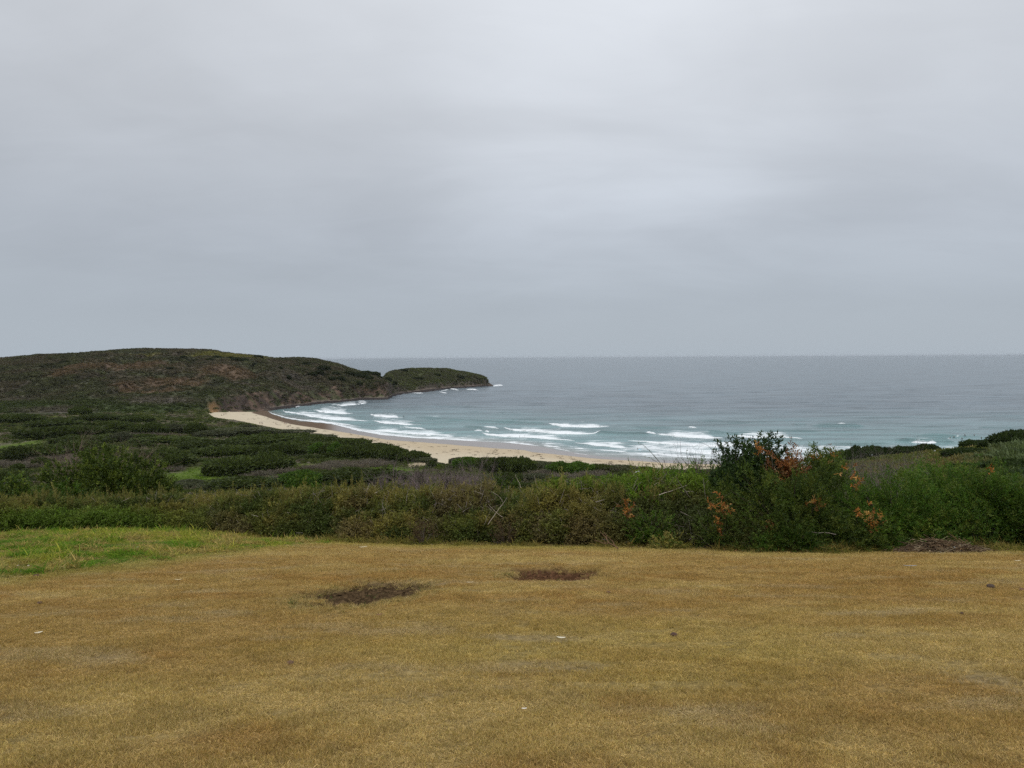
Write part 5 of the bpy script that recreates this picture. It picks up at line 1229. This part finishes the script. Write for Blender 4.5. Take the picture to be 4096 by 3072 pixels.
def skin_obj(name, J, E, mat, parent, root=0):
    me = bpy.data.meshes.new(name); me.from_pydata([j[:3] for j in J], E, []); me.materials.append(mat)
    o = link(name, me, None, parent); o.modifiers.new('skin', 'SKIN')
    if not me.skin_vertices: me.attributes  # the skin layer comes with the modifier
    sv = me.skin_vertices[0].data if me.skin_vertices else None
    if sv is None:
        bm = bmesh.new(); bm.from_mesh(me); bm.verts.layers.skin.verify(); bm.to_mesh(me); bm.free(); sv = me.skin_vertices[0].data
    for i, j in enumerate(J): sv[i].radius = (j[3], j[3]); sv[i].use_root = (i == root)
    o.modifiers.new('smooth', 'SUBSURF').levels = 1; o.modifiers['smooth'].render_levels = 1
    for p in me.polygons: p.use_smooth = True
    return o


import bmesh


def person(label, loc, rz, pose='stand', top=0, legs=2, wet=False, group=None, scale=1.0, arm=0.0):
    t = thing('person', label, 'person', loc, rz, group); t.scale = (scale,) * 3
    hp = {'stand': 0.92, 'sit': 0.16, 'board': 0.22, 'prone': 0.22}[pose]
    J = [(0, 0, hp, .125)]; E = []
    def add(p, x, y, z, r): J.append((x, y, z, r)); E.append((p, len(J) - 1)); return len(J) - 1
    ln = 0.0 if pose != 'sit' else 0.10
    ch = add(0, 0, ln, hp + .22, .125); sh = add(ch, 0, ln * 1.3, hp + .46, .115); nk = add(sh, 0, ln * 1.2, hp + .56, .052)
    hd = add(nk, 0, ln - .01, hp + .66, .085); tp = add(hd, 0, ln, hp + .79, .085); add(hd, 0, ln - .10, hp + .68, .022)
    arms = []; lg = []
    for s in (-1, 1):
        a = add(sh, s * .19, ln, hp + .47, .055); e = add(a, s * (.25 + arm), ln - .02 - arm * .3, hp + .20, .042)
        w = add(e, s * (.24 + arm), ln - .14 - arm * .6, hp - .02 + (.25 if pose == 'sit' else .06 if arm else 0), .030)
        arms.append((sh, a, e, w)); hnd = add(w, s * (.24 + arm), J[w][1] - .05, J[w][2] - .06, .034)
        for k, (fx, L) in enumerate(((-.03, .065), (-.01, .08), (.01, .075), (.03, .06))):
            f = add(hnd, J[hnd][0] + fx, J[hnd][1] - .025, J[hnd][2] - L * .6, .009); add(f, J[f][0], J[f][1] - .005, J[f][2] - L * .5, .008)
        f = add(hnd, J[hnd][0] - s * .04, J[hnd][1] - .03, J[hnd][2] + .0, .010); add(f, J[f][0] - s * .01, J[f][1] - .03, J[f][2] - .02, .009)
        h = add(0, s * .10, 0, hp - .06, .10)
        if pose == 'stand': k = add(h, s * .11, -.03 * s, hp - .46, .065); an = add(k, s * .12, .05 * s, .08, .045); ft = add(an, s * .14, .05 * s - .15, .035, .038)
        elif pose == 'sit': k = add(h, s * .13, -.38, .46, .065); an = add(k, s * .14, -.62, .08, .045); ft = add(an, s * .15, -.78, .05, .038)
        else: k = add(h, s * .26, -.30, hp - .12, .065); an = add(k, s * .30, -.28, hp - .56, .045); ft = add(an, s * .30, -.42, hp - .60, .038)
        lg.append((h, k, an))
    skin_obj('body', J, E, SKIN, t)
    def shell(name, ids, pairs, mat, gr):
        m = {v: i for i, v in enumerate(ids)}; skin_obj(name, [J[i][:3] + (J[i][3] * gr + .006,) for i in ids], [(m[a], m[b]) for a, b in pairs], mat, t)
    (s0, a0, e0, w0), (s1, a1, e1, w1) = arms
    if wet:
        shell('wetsuit', [0, ch, sh, a0, e0, w0, a1, e1, w1] + [i for q in lg for i in q], [(0, ch), (ch, sh), (sh, a0), (a0, e0), (e0, w0), (sh, a1), (a1, e1), (e1, w1)] + [(0, q[0]) for q in lg] + [(q[0], q[1]) for q in lg] + [(q[1], q[2]) for q in lg], WET, 1.08)
    else:
        shell('shirt', [ch, sh, a0, e0, a1, e1, 0], [(ch, sh), (sh, a0), (a0, e0), (sh, a1), (a1, e1), (0, ch)], CLOTH[top], 1.12)
        shell('shorts', [0] + [i for q in lg for i in q[:2]], [(0, q[0]) for q in lg] + [(q[0], q[1]) for q in lg], CLOTH[legs], 1.15)
    g = np.random.default_rng(5); H = Geo(); n = 60; d = rand_dirs(n, g); d[:, 2] = np.abs(d[:, 2]); c = np.array((0, ln + .015, hp + .73))
    H.leaves(c + d * np.array((.095, .10, .115)), np.cross(d, np.array((0.2, 1, 0.1))) + np.array((0, .2, -.5)), .12, .06, (1, 1, 1), 0.1, g)
    link('hair', H.mesh('hair'), HAIR, t)
    return t


def board(label, loc, rot, L, W, mat, scale=1.0):
    n, m = 17, 7; V = []; F = []
    for side in (1, -1):
        for i in range(n):
            f = i / (n - 1); w = W / 2 * (math.sin(math.pi * min(f * 0.96 + 0.03, 1)) ** 0.55); rk = 0.10 * (abs(f - 0.45) ** 2.2) * 2
            for j in range(m):
                q = -1 + 2 * j / (m - 1); V.append(((f - 0.5) * L, q * w, rk + side * 0.035 * (1 - abs(q) ** 3) * (0.3 + 0.7 * math.sin(math.pi * f))))
    for s in range(2):
        o = s * n * m
        for i in range(n - 1):
            for j in range(m - 1):
                a = o + i * m + j; F.append((a, a + m, a + m + 1, a + 1) if s == 0 else (a, a + 1, a + m + 1, a + m))
    fin = len(V); V += [(-L * .44, .004, -.03), (-L * .38, .004, -.03), (-L * .46, .004, -.16), (-L * .44, -.004, -.03), (-L * .38, -.004, -.03), (-L * .46, -.004, -.16)]
    me = bpy.data.meshes.new('surfboard'); me.from_pydata(V, [], F); me.materials.append(mat)
    for p in me.polygons: p.use_smooth = True
    me.validate(); o = link('surfboard', me); o.location = loc; o.rotation_euler = rot
    fm = bpy.data.meshes.new('fin'); fm.from_pydata(V[fin:], [], [(0, 1, 2), (3, 5, 4), (0, 2, 5, 3), (1, 4, 5, 2)]); fm.materials.append(mat); link('fin', fm, None, o)
    return tag(o, label, 'surfboard')


def build_people():
    B_WHITE = plain_mat('board_white', (0.8, 0.8, 0.78), 0.3); B_BLUE = plain_mat('board_blue', (0.30, 0.62, 0.78), 0.3); B_DARK = plain_mat('board_dark', (0.10, 0.12, 0.14), 0.3)
    def sand(px, py): return hit(px, py, beach_z, 300, 800)
    def z3(X, Y): return (820 + X / 5.53, 1620 + Y / 5.53)
    L = [((1208, 426), 'person in dark clothes, left one of the huddle of three on the dry sand', 0, 2), ((1240, 424), 'person in grey, middle one of the huddle of three on the dry sand', 1, 1), ((1270, 430), 'person in dark blue, right one of the huddle of three on the dry sand', 3, 2),
         ((1567, 434), 'person in grey walking alone between the two groups on the sand', 1, 2), ((1752, 432), 'person in red, left one of the three strung out near the wet brown sand', 5, 2), ((1785, 432), 'person in grey, middle one of the three strung out near the wet brown sand', 1, 0), ((1806, 432), 'person in pale top, right one of the three strung out near the wet brown sand', 4, 1),
         ((1890, 436), 'person in dark blue standing on the edge of the wet brown sand', 0, 2)]
    for i, ((X, Y), l, a, b) in enumerate(L):
        p = sand(*z3(X, Y)); person(l, (p[0], p[1], float(beach_z(p[0], p[1]))), rng.uniform(0, 6.28), 'stand', a, b, scale=1.0)
    for (X, Y), l, a in (((365, 236), 'person in dark clothes sitting on the sand near the ochre bank', 2), ((412, 222), 'person in a pale top sitting on the sand near the ochre bank', 4)):
        p = sand(*z3(X, Y)); person(l, (p[0], p[1], float(beach_z(p[0], p[1]))), 2.4, 'sit', a, 2, scale=1.1)
    def z2(X, Y): return (3600 + X / 4.46, 1720 + Y / 4.46)
    S = [((962, 128), 'surfer in a black wetsuit sitting just right of the white splash', 'dark surfboard under the surfer right of the white splash', B_DARK), ((1155, 128), 'surfer in a black wetsuit sitting further out, third from the white splash', 'dark surfboard of the surfer sitting third from the white splash', B_DARK),
         ((1325, 116), 'surfer in a black wetsuit sitting upright, farthest out to sea', 'dark surfboard of the surfer farthest out to sea', B_DARK), ((1105, 178), 'surfer in a black wetsuit nearest the shore in the line up', 'dark surfboard of the surfer nearest the shore', B_DARK), ((1455, 163), 'surfer in a black wetsuit sitting just above the spur crest', 'dark surfboard of the surfer just above the spur crest', B_DARK),
         ((892, 146), 'surfer in a black wetsuit against the white splash', 'white surfboard of the surfer against the white splash', B_WHITE)]
    for (X, Y), l, lb, m in S:
        p = onz(*z2(X, Y)); h = float(sea_h(p[0], p[1])); person(l, (p[0], p[1], h - 0.02), rng.uniform(0, 6.28), 'board', wet=True, scale=1.05); board(lb, (p[0], p[1], h + 0.10), (0, 0, rng.uniform(-0.6, 0.6)), 2.0, 0.55, m)
    p = onz(*c2(1236, 746)); h = float(sea_h(p[0], p[1])); person('surfer in a black wetsuit riding at the end of the bright breaker in the bay', (p[0], p[1], h + 0.25), 1.2, 'stand', wet=True, arm=0.2, scale=1.0); board('pale surfboard under the surfer riding in the bay', (p[0], p[1], h + 0.22), (0, 0.05, 0.3), 2.0, 0.55, B_DARK)
    p = onz(2551, 1800); person('wading surfer in a black wetsuit in the shallow foam close to the sand', (p[0], p[1], -0.45), 1.7, 'stand', wet=True, arm=0.06, scale=1.05); board('light blue surfboard held low beside the wading surfer', (p[0] + 1.0, p[1] - 0.15, 0.34), (0.25, -0.08, 0.15), 2.0, 0.55, B_BLUE)


build_people()


# ------------------------------------------------------------------ small things
def box(bm, x0, x1, y0, y1, z0, z1, bev=0.0):
    r = bmesh.ops.create_cube(bm, size=1.0)['verts']
    for v in r: v.co = Vector(((x0 + x1) / 2 + v.co.x * (x1 - x0), (y0 + y1) / 2 + v.co.y * (y1 - y0), (z0 + z1) / 2 + v.co.z * (z1 - z0)))
    if bev: bmesh.ops.bevel(bm, geom=list({e for v in r for e in v.link_edges}), offset=bev, segments=2, affect='EDGES')


def bm_obj(name, bm, mat, parent=None, smooth=False):
    me = bpy.data.meshes.new(name); bm.to_mesh(me); bm.free(); me.materials.append(mat)
    if smooth:
        for p in me.polygons: p.use_smooth = True
    return link(name, me, None, parent)


def build_small():
    WHITE = plain_mat('white_paint', (0.78, 0.79, 0.80), 0.35, spec=0.5); GLASS = plain_mat('car_glass', (0.03, 0.04, 0.045), 0.08, spec=0.6); TYRE = plain_mat('tyre', (0.02, 0.02, 0.02), 0.9); RIM = plain_mat('rim', (0.4, 0.4, 0.42), 0.35, metal=0.8); REDL = plain_mat('tail_lamp', (0.35, 0.02, 0.015), 0.3)
    # the white vehicle half hidden behind the thicket
    p = at(2546, 1908, 262); z = float(ground(p[0], p[1])); t = thing('parked_car', 'white parked car half hidden behind the thicket just before the beach', 'car', (p[0], p[1], max(z, p[2] - 0.9)), 0.35)
    sec = [(-2.2, .45, .95), (-2.15, .35, 1.05), (-1.2, .30, 1.10), (-0.75, .30, 1.62), (1.3, .30, 1.66), (1.95, .30, 1.10), (2.15, .35, 1.0), (2.2, .45, .85)]
    V = []; F = []
    for x, z0, z1 in sec:
        w = 0.88; wt = 0.88 if z1 < 1.2 else 0.72
        V += [(x, -w, z0), (x, -w, 0.95 if z1 > 1.2 else z1 - .08), (x, -wt, z1), (x, wt, z1), (x, w, 0.95 if z1 > 1.2 else z1 - .08), (x, w, z0)]
    for i in range(len(sec) - 1):
        for j in range(6): F.append((i * 6 + j, i * 6 + (j + 1) % 6, (i + 1) * 6 + (j + 1) % 6, (i + 1) * 6 + j))
    F += [tuple(range(5, -1, -1)), tuple((len(sec) - 1) * 6 + j for j in range(6))]
    me = bpy.data.meshes.new('body'); me.from_pydata(V, [], F); me.materials.append(WHITE); o = link('body', me, None, t); bv = o.modifiers.new('bevel', 'BEVEL'); bv.width = 0.05; bv.segments = 2
    for s in (-1, 1):
        m = bpy.data.meshes.new('side_window'); m.from_pydata([(-.95, s * .865, 1.03), (1.35, s * .865, 1.03), (1.2, s * .765, 1.54), (-.65, s * .765, 1.54)], [], [(0, 1, 2, 3)]); m.materials.append(GLASS); link('side_window', m, None, t)
        b = bmesh.new(); box(b, 2.14, 2.215, s * .72 - .12, s * .72 + .12, .72, .92, .02); bm_obj('tail_lamp', b, REDL, t)
        for x in (-1.35, 1.35):
            b = bmesh.new(); bmesh.ops.create_cone(b, cap_ends=True, segments=20, radius1=.34, radius2=.34, depth=.22, matrix=Matrix.Translation((x, s * .80, .34)) @ Matrix.Rotation(math.pi / 2, 4, 'X')); w = bm_obj('wheel', b, TYRE, t)
            b = bmesh.new(); bmesh.ops.create_cone(b, cap_ends=True, segments=16, radius1=.2, radius2=.18, depth=.03, matrix=Matrix.Translation((x, s * .922, .34)) @ Matrix.Rotation(math.pi / 2, 4, 'X')); bm_obj('rim', b, RIM, w)
    for nm, q in (('windscreen', [(-1.20, -.70, 1.13), (-1.20, .70, 1.13), (-.79, .62, 1.60), (-.79, -.62, 1.60)]), ('rear_window', [(1.93, -.68, 1.16), (1.93, .68, 1.16), (1.40, .62, 1.62), (1.40, -.62, 1.62)])):
        m = bpy.data.meshes.new(nm); m.from_pydata([(x + (0.02 if nm == 'rear_window' else -0.02), y, zz + .012) for x, y, zz in q], [], [(0, 1, 2, 3)]); m.materials.append(GLASS); link(nm, m, None, t)
    # little white sign on the spur
    p = hit(3738, 1812, ground, 40, 130); p = p if p[1] < 129 else at(3738, 1812, 105); z = float(ground(p[0], p[1])); t = thing('small_sign', 'small white sign on a short post on the spur crest', 'sign', (p[0], p[1], z - 0.1), 0.2)
    hz = p[2] - z + 0.45
    b = bmesh.new(); box(b, -.03, .03, -.03, .03, 0, hz, .004); bm_obj('post', b, plain_mat('post_wood', (0.25, 0.2, 0.15), 0.9), t)
    b = bmesh.new(); box(b, -.15, .15, -.052, -.032, hz - .28, hz + .02, .006); bm_obj('panel', b, WHITE, t)

    # leaves, stones and clods lying on the lawn
    def curled(name, label, px, py, L, W, col, rz, curl=0.5, cat='leaf', group=None):
        p = lawn_px(px, py); L *= 0.85; W *= 0.8; col = tuple(0.78 * q for q in col); n, m = 13, 5; X, Y = np.meshgrid(np.linspace(0, 1, n), np.linspace(-1, 1, m)); w = W / 2 * np.sin(np.pi * np.clip(X * 0.97 + 0.015, 0, 1)) ** 0.7
        Z = curl * L * 0.35 * ((X - 0.5) ** 2 * 1.4 + 0.14 * Y * Y) + 0.032; o = grid(name, (X - .5) * L, Y * w, Z, plain_mat(name + '_skin', col, 0.7, 60, 0.2), None)
        o.modifiers.new('thick', 'SOLIDIFY').thickness = 0.003; o.location = (p[0], p[1], float(ground(p[0], p[1]))); o.rotation_euler = (0, -0.0, rz); return tag(o, label, cat, group)
    curled('fallen_leaf', 'long cream curled leaf lying on the lawn below the bare earth patches', 2246, 2562, 0.125, 0.042, (0.72, 0.66, 0.50), -0.15)
    curled('fallen_leaf', 'cream folded leaf on the lawn at the lower left', 155, 2541, 0.10, 0.055, (0.70, 0.63, 0.46), 0.6)
    curled('fallen_leaf', 'flat cream leaf on the lawn near the right edge of the photo', 4070, 2248, 0.18, 0.05, (0.68, 0.58, 0.38), 0.05)
    curled('fallen_leaf', 'pale tan leaf on the lawn between the two bare earth patches', 1880, 2336, 0.15, 0.05, (0.55, 0.45, 0.28), 0.1)
    curled('fallen_leaf', 'pale tan leaf on the lawn at the left, above the bare ground streaks', 715, 2325, 0.17, 0.05, (0.58, 0.47, 0.27), 0.2)
    curled('fallen_leaf', 'pale leaf standing out on the lawn below the crossed dead branches', 1453, 2192, 0.30, 0.10, (0.62, 0.55, 0.36), 0.4)
    curled('fallen_leaf', 'small white leaf fragment on the lawn beneath the long cream leaf', 2097, 2851, 0.045, 0.018, (0.72, 0.66, 0.56), 0.1)
    curled('fallen_leaf', 'brown curled leaf on the lawn beneath the first bare earth patch', 1518, 2468, 0.10, 0.05, (0.20, 0.10, 0.045), 0.3, 0.9)
    curled('fallen_leaf', 'tan and dark leaf beside the first bare earth patch', 1624, 2398, 0.11, 0.05, (0.36, 0.26, 0.14), 0.5, 0.9)
    curled('crumpled_wrapper', 'crumpled blue grey scrap on the lawn in front of the right hand shrubs', 3640, 2269, 0.34, 0.04, (0.30, 0.33, 0.36), -0.1, 0.3, 'wrapper')
    def lump(name, label, px, py, r, col, cat, seed, squash=0.6, rough=0.35, group=None, dz=0.0):
        p = lawn_px(px, py); r *= 0.8; b = bmesh.new(); bmesh.ops.create_icosphere(b, subdivisions=3, radius=1.0); g = np.random.default_rng(seed)
        q = np.array([v.co[:] for v in b.verts]); k = 1 + rough * 2 * (fbm(q[:, 0] * 1.6 + seed, q[:, 1] * 1.6 + q[:, 2] * 1.3, 4, seed) - 0.5); sx = g.uniform(0.75, 1.25)
        for v, kk in zip(b.verts, k): v.co = Vector((v.co.x * r * sx, v.co.y * r * 0.8, v.co.z * r * squash)) * float(kk)
        o = bm_obj(name, b, plain_mat(name + '_crust', col, 0.9, 40, 0.3), None, rough < 0.3); o.location = (p[0], p[1], float(ground(p[0], p[1])) + r * squash * 0.45 + dz); o.rotation_euler = (0, 0, g.uniform(0, 6)); return tag(o, label, cat, group)
    lump('earth_clod', 'dark brown clod on the lawn right of the long cream leaf', 2697, 2549, 0.052, (0.075, 0.042, 0.030), 'clod', 1, 0.6, dz=0.015)
    lump('earth_clod', 'dark clod with a pale edge on the right part of the lawn', 3962, 2352, 0.10, (0.055, 0.036, 0.026), 'clod', 2, 0.5, dz=0.01)
    lump('earth_clod', 'reddish brown clod cut by the right edge of the photo', 4086, 2366, 0.07, (0.13, 0.065, 0.035), 'clod', 3, 0.6, dz=0.01)
    lump('earth_clod', 'dark clod on the lawn left of the first bare earth patch, upper one', 145, 2308, 0.07, (0.085, 0.045, 0.026), 'clod', 4, 0.6, dz=0.01)
    lump('earth_clod', 'dark clod on the lawn at the left, lower one above the cream folded leaf', 158, 2418, 0.05, (0.075, 0.042, 0.024), 'clod', 5, 0.6, dz=0.01)
    lump('earth_clod', 'flat brown crumb of earth low on the lawn under the first bare patch', 1163, 2658, 0.05, (0.10, 0.055, 0.03), 'clod', 6, 0.4, dz=0.005)
    lump('earth_clod', 'small brown clod right of the second bare earth patch', 2434, 2374, 0.045, (0.11, 0.06, 0.03), 'clod', 7, 0.6, dz=0.01)
    lump('earth_clod', 'tiny dark clod on the lawn in the lower right', 3847, 2458, 0.03, (0.06, 0.036, 0.024), 'clod', 8, 0.6, dz=0.01)
    ST = [((2524, 2165), 0.17, (0.55, 0.47, 0.28), 'pale yellow stone under the small sapling at the thicket foot'), ((1946, 2171), 0.13, (0.62, 0.53, 0.38), 'oval cream stone at the thicket foot below the crossed dead branches'), ((1672, 2181), 0.10, (0.55, 0.44, 0.32), 'cream stone at the foot of the rust brown dead weed'),
          ((1438, 2170), 0.12, (0.36, 0.22, 0.14), 'reddish stone in the stony strip left of the rust brown weed'), ((1480, 2174), 0.09, (0.50, 0.42, 0.28), 'pale stone in the stony strip left of the rust brown weed'), ((550, 2195), 0.11, (0.62, 0.62, 0.63), 'grey white stone in the green grass bank'), ((762, 2203), 0.10, (0.42, 0.40, 0.36), 'grey stone at the lower edge of the green grass bank'),
          ((283, 2260), 0.14, (0.46, 0.40, 0.27), 'flat pale stone where the green bank meets the lawn, right one'), ((85, 2291), 0.08, (0.55, 0.53, 0.48), 'small whitish stone at the left end of the green bank'), ((72, 2269), 0.12, (0.40, 0.31, 0.19), 'tan stone at the left end of the green bank, left one'), ((114, 2269), 0.10, (0.48, 0.40, 0.28), 'tan stone at the left end of the green bank, right one'),
          ((3086, 2203), 0.17, (0.60, 0.47, 0.36), 'pinkish pale stone at the foot of the small green sapling'), ((1108, 2145), 0.14, (0.55, 0.48, 0.30), 'flat pale stone in the yellow grass at the left end of the thicket'), ((2513, 2188), 0.07, (0.62, 0.57, 0.48), 'tiny white pebble left of the tiny pale yellow sapling')]
    for i, ((px, py), r, c, l) in enumerate(ST): lump('stone', l, px, py, r * (0.42 if px < 800 else 0.58), tuple(0.72 * q for q in c), 'stone', 20 + i, 0.5, 0.22, 'stones along the edge of the lawn', 0.03)
    # fallen branch on the lawn
    p = lawn_px(2440, 2205); g = np.random.default_rng(77); G = Geo(); K = np.array((0.12, 0.070, 0.042)); w = 25.0 / FS
    def Q(X, Y, h): return np.array(((2380 + X / 18.43 - 2440) * w, (1270 - Y) * 0.0014, h))
    for pts, r in (((Q(1630, 1270, .05), Q(1470, 1160, .10), Q(1320, 1140, .13), Q(1120, 1075, .16), Q(1030, 960, .22), Q(960, 860, .27), Q(850, 755, .30)), .020), ((Q(1470, 1160, .10), Q(1380, 1030, .20), Q(1260, 930, .22), Q(1130, 850, .27)), .012), ((Q(1120, 1075, .16), Q(920, 1015, .12), Q(700, 950, .12), Q(520, 880, .14), Q(220, 790, .15)), .013),
                   ((Q(1030, 960, .22), Q(1050, 840, .30), Q(930, 690, .36)), .011), ((Q(920, 1015, .12), Q(840, 930, .2)), .008), ((Q(850, 755, .30), Q(760, 730, .33), Q(700, 640, .36)), .008)):
        G.tube(np.array(pts), np.linspace(r, r * 0.5, len(pts)), K, 6)
    o = link('fallen_branch', G.mesh('fallen_branch'), M_WOOD); o.location = (p[0], p[1], float(ground(p[0], p[1])) + 0.02); tag(o, 'forked brown branch lying on the lawn at the thicket foot', 'branch')
    # the pile of dry branches
    b = lawn_px(3815, 2212); t = thing('brush_pile', 'low heap of dry cut branches and twigs in front of the right hand shrubs', 'brush pile', (b[0], b[1] + 0.35, float(ground(b[0], b[1] + 0.35))))
    G = Geo(); g = np.random.default_rng(78); wx = 330 / FS * b[1] / 2 * 1.05
    cols = pal((0.105, 0.070, 0.040), (0.140, 0.098, 0.056), (0.075, 0.048, 0.028), (0.24, 0.19, 0.12), (0.055, 0.035, 0.022))
    for i in range(520):
        x = g.normal(0.0, 0.48) * wx; x = np.clip(x, -wx, wx); y = g.normal(0.1, 0.22); hh = 0.27 * math.exp(-(x / wx * 1.7 + 0.1) ** 2) * math.exp(-(y / 0.5) ** 2); L = g.uniform(0.25, 1.0); a = g.normal(0, 0.55); tl = g.normal(-0.25 * np.sign(x) * abs(x) / wx, 0.22)
        d = np.array((math.cos(a), math.sin(a), tl)); P = np.array((x, y, g.uniform(0.1, 1) * hh + .03)) + d * np.linspace(-.5, .5, 5)[:, None] * L + np.cumsum(g.normal(0, .012, (5, 3)), 0); P[:, 2] = np.maximum(P[:, 2], 0.01)
        G.tube(P, np.linspace(.010, .004, 5) * g.uniform(0.6, 1.7), cols[g.integers(0, 5)] * g.uniform(0.8, 1.2), 4)
    link('sticks', G.mesh('sticks'), M_WOOD, t)
    G = Geo(); n = 1500; x = g.normal(-0.05, 0.5, n) * wx; y = g.normal(0, 0.25, n); hh = 0.27 * np.exp(-(x / wx * 1.7 + 0.1) ** 2) * np.exp(-(y / 0.5) ** 2); kk = pal((0.22, 0.14, 0.08), (0.36, 0.27, 0.17), (0.13, 0.08, 0.05), (0.42, 0.40, 0.37))
    G.leaves(np.stack([x, y, g.uniform(0.3, 1, n) * hh + .02], 1), rand_dirs(n, g) * np.array((1, 1, .5)), g.uniform(.05, .12, n), g.uniform(.02, .045, n), kk[g.choice(4, n, p=(.4, .2, .35, .05))] * g.uniform(.7, 1.2, (n, 1)), .1, g)
    link('dead_leaves', G.mesh('dead_leaves'), M_LEAF, t)


build_small()


# ------------------------------------------------------------------ the sea air: a thin even haze over everything
def build_haze():
    b = bmesh.new(); box(b, -70000, 70000, -400, 68000, -14, 66)
    m, t = mat_new('sea_haze'); v = t.n('ShaderNodeVolumePrincipled', {'Color': (0.70, 0.76, 0.82, 1), 'Density': 0.000016, 'Anisotropy': 0.0})
    o = t.n('ShaderNodeOutputMaterial'); t.t.links.new(v.outputs[0], o.inputs[1])
    tag(bm_obj('haze', b, m), kind='stuff')


build_haze()
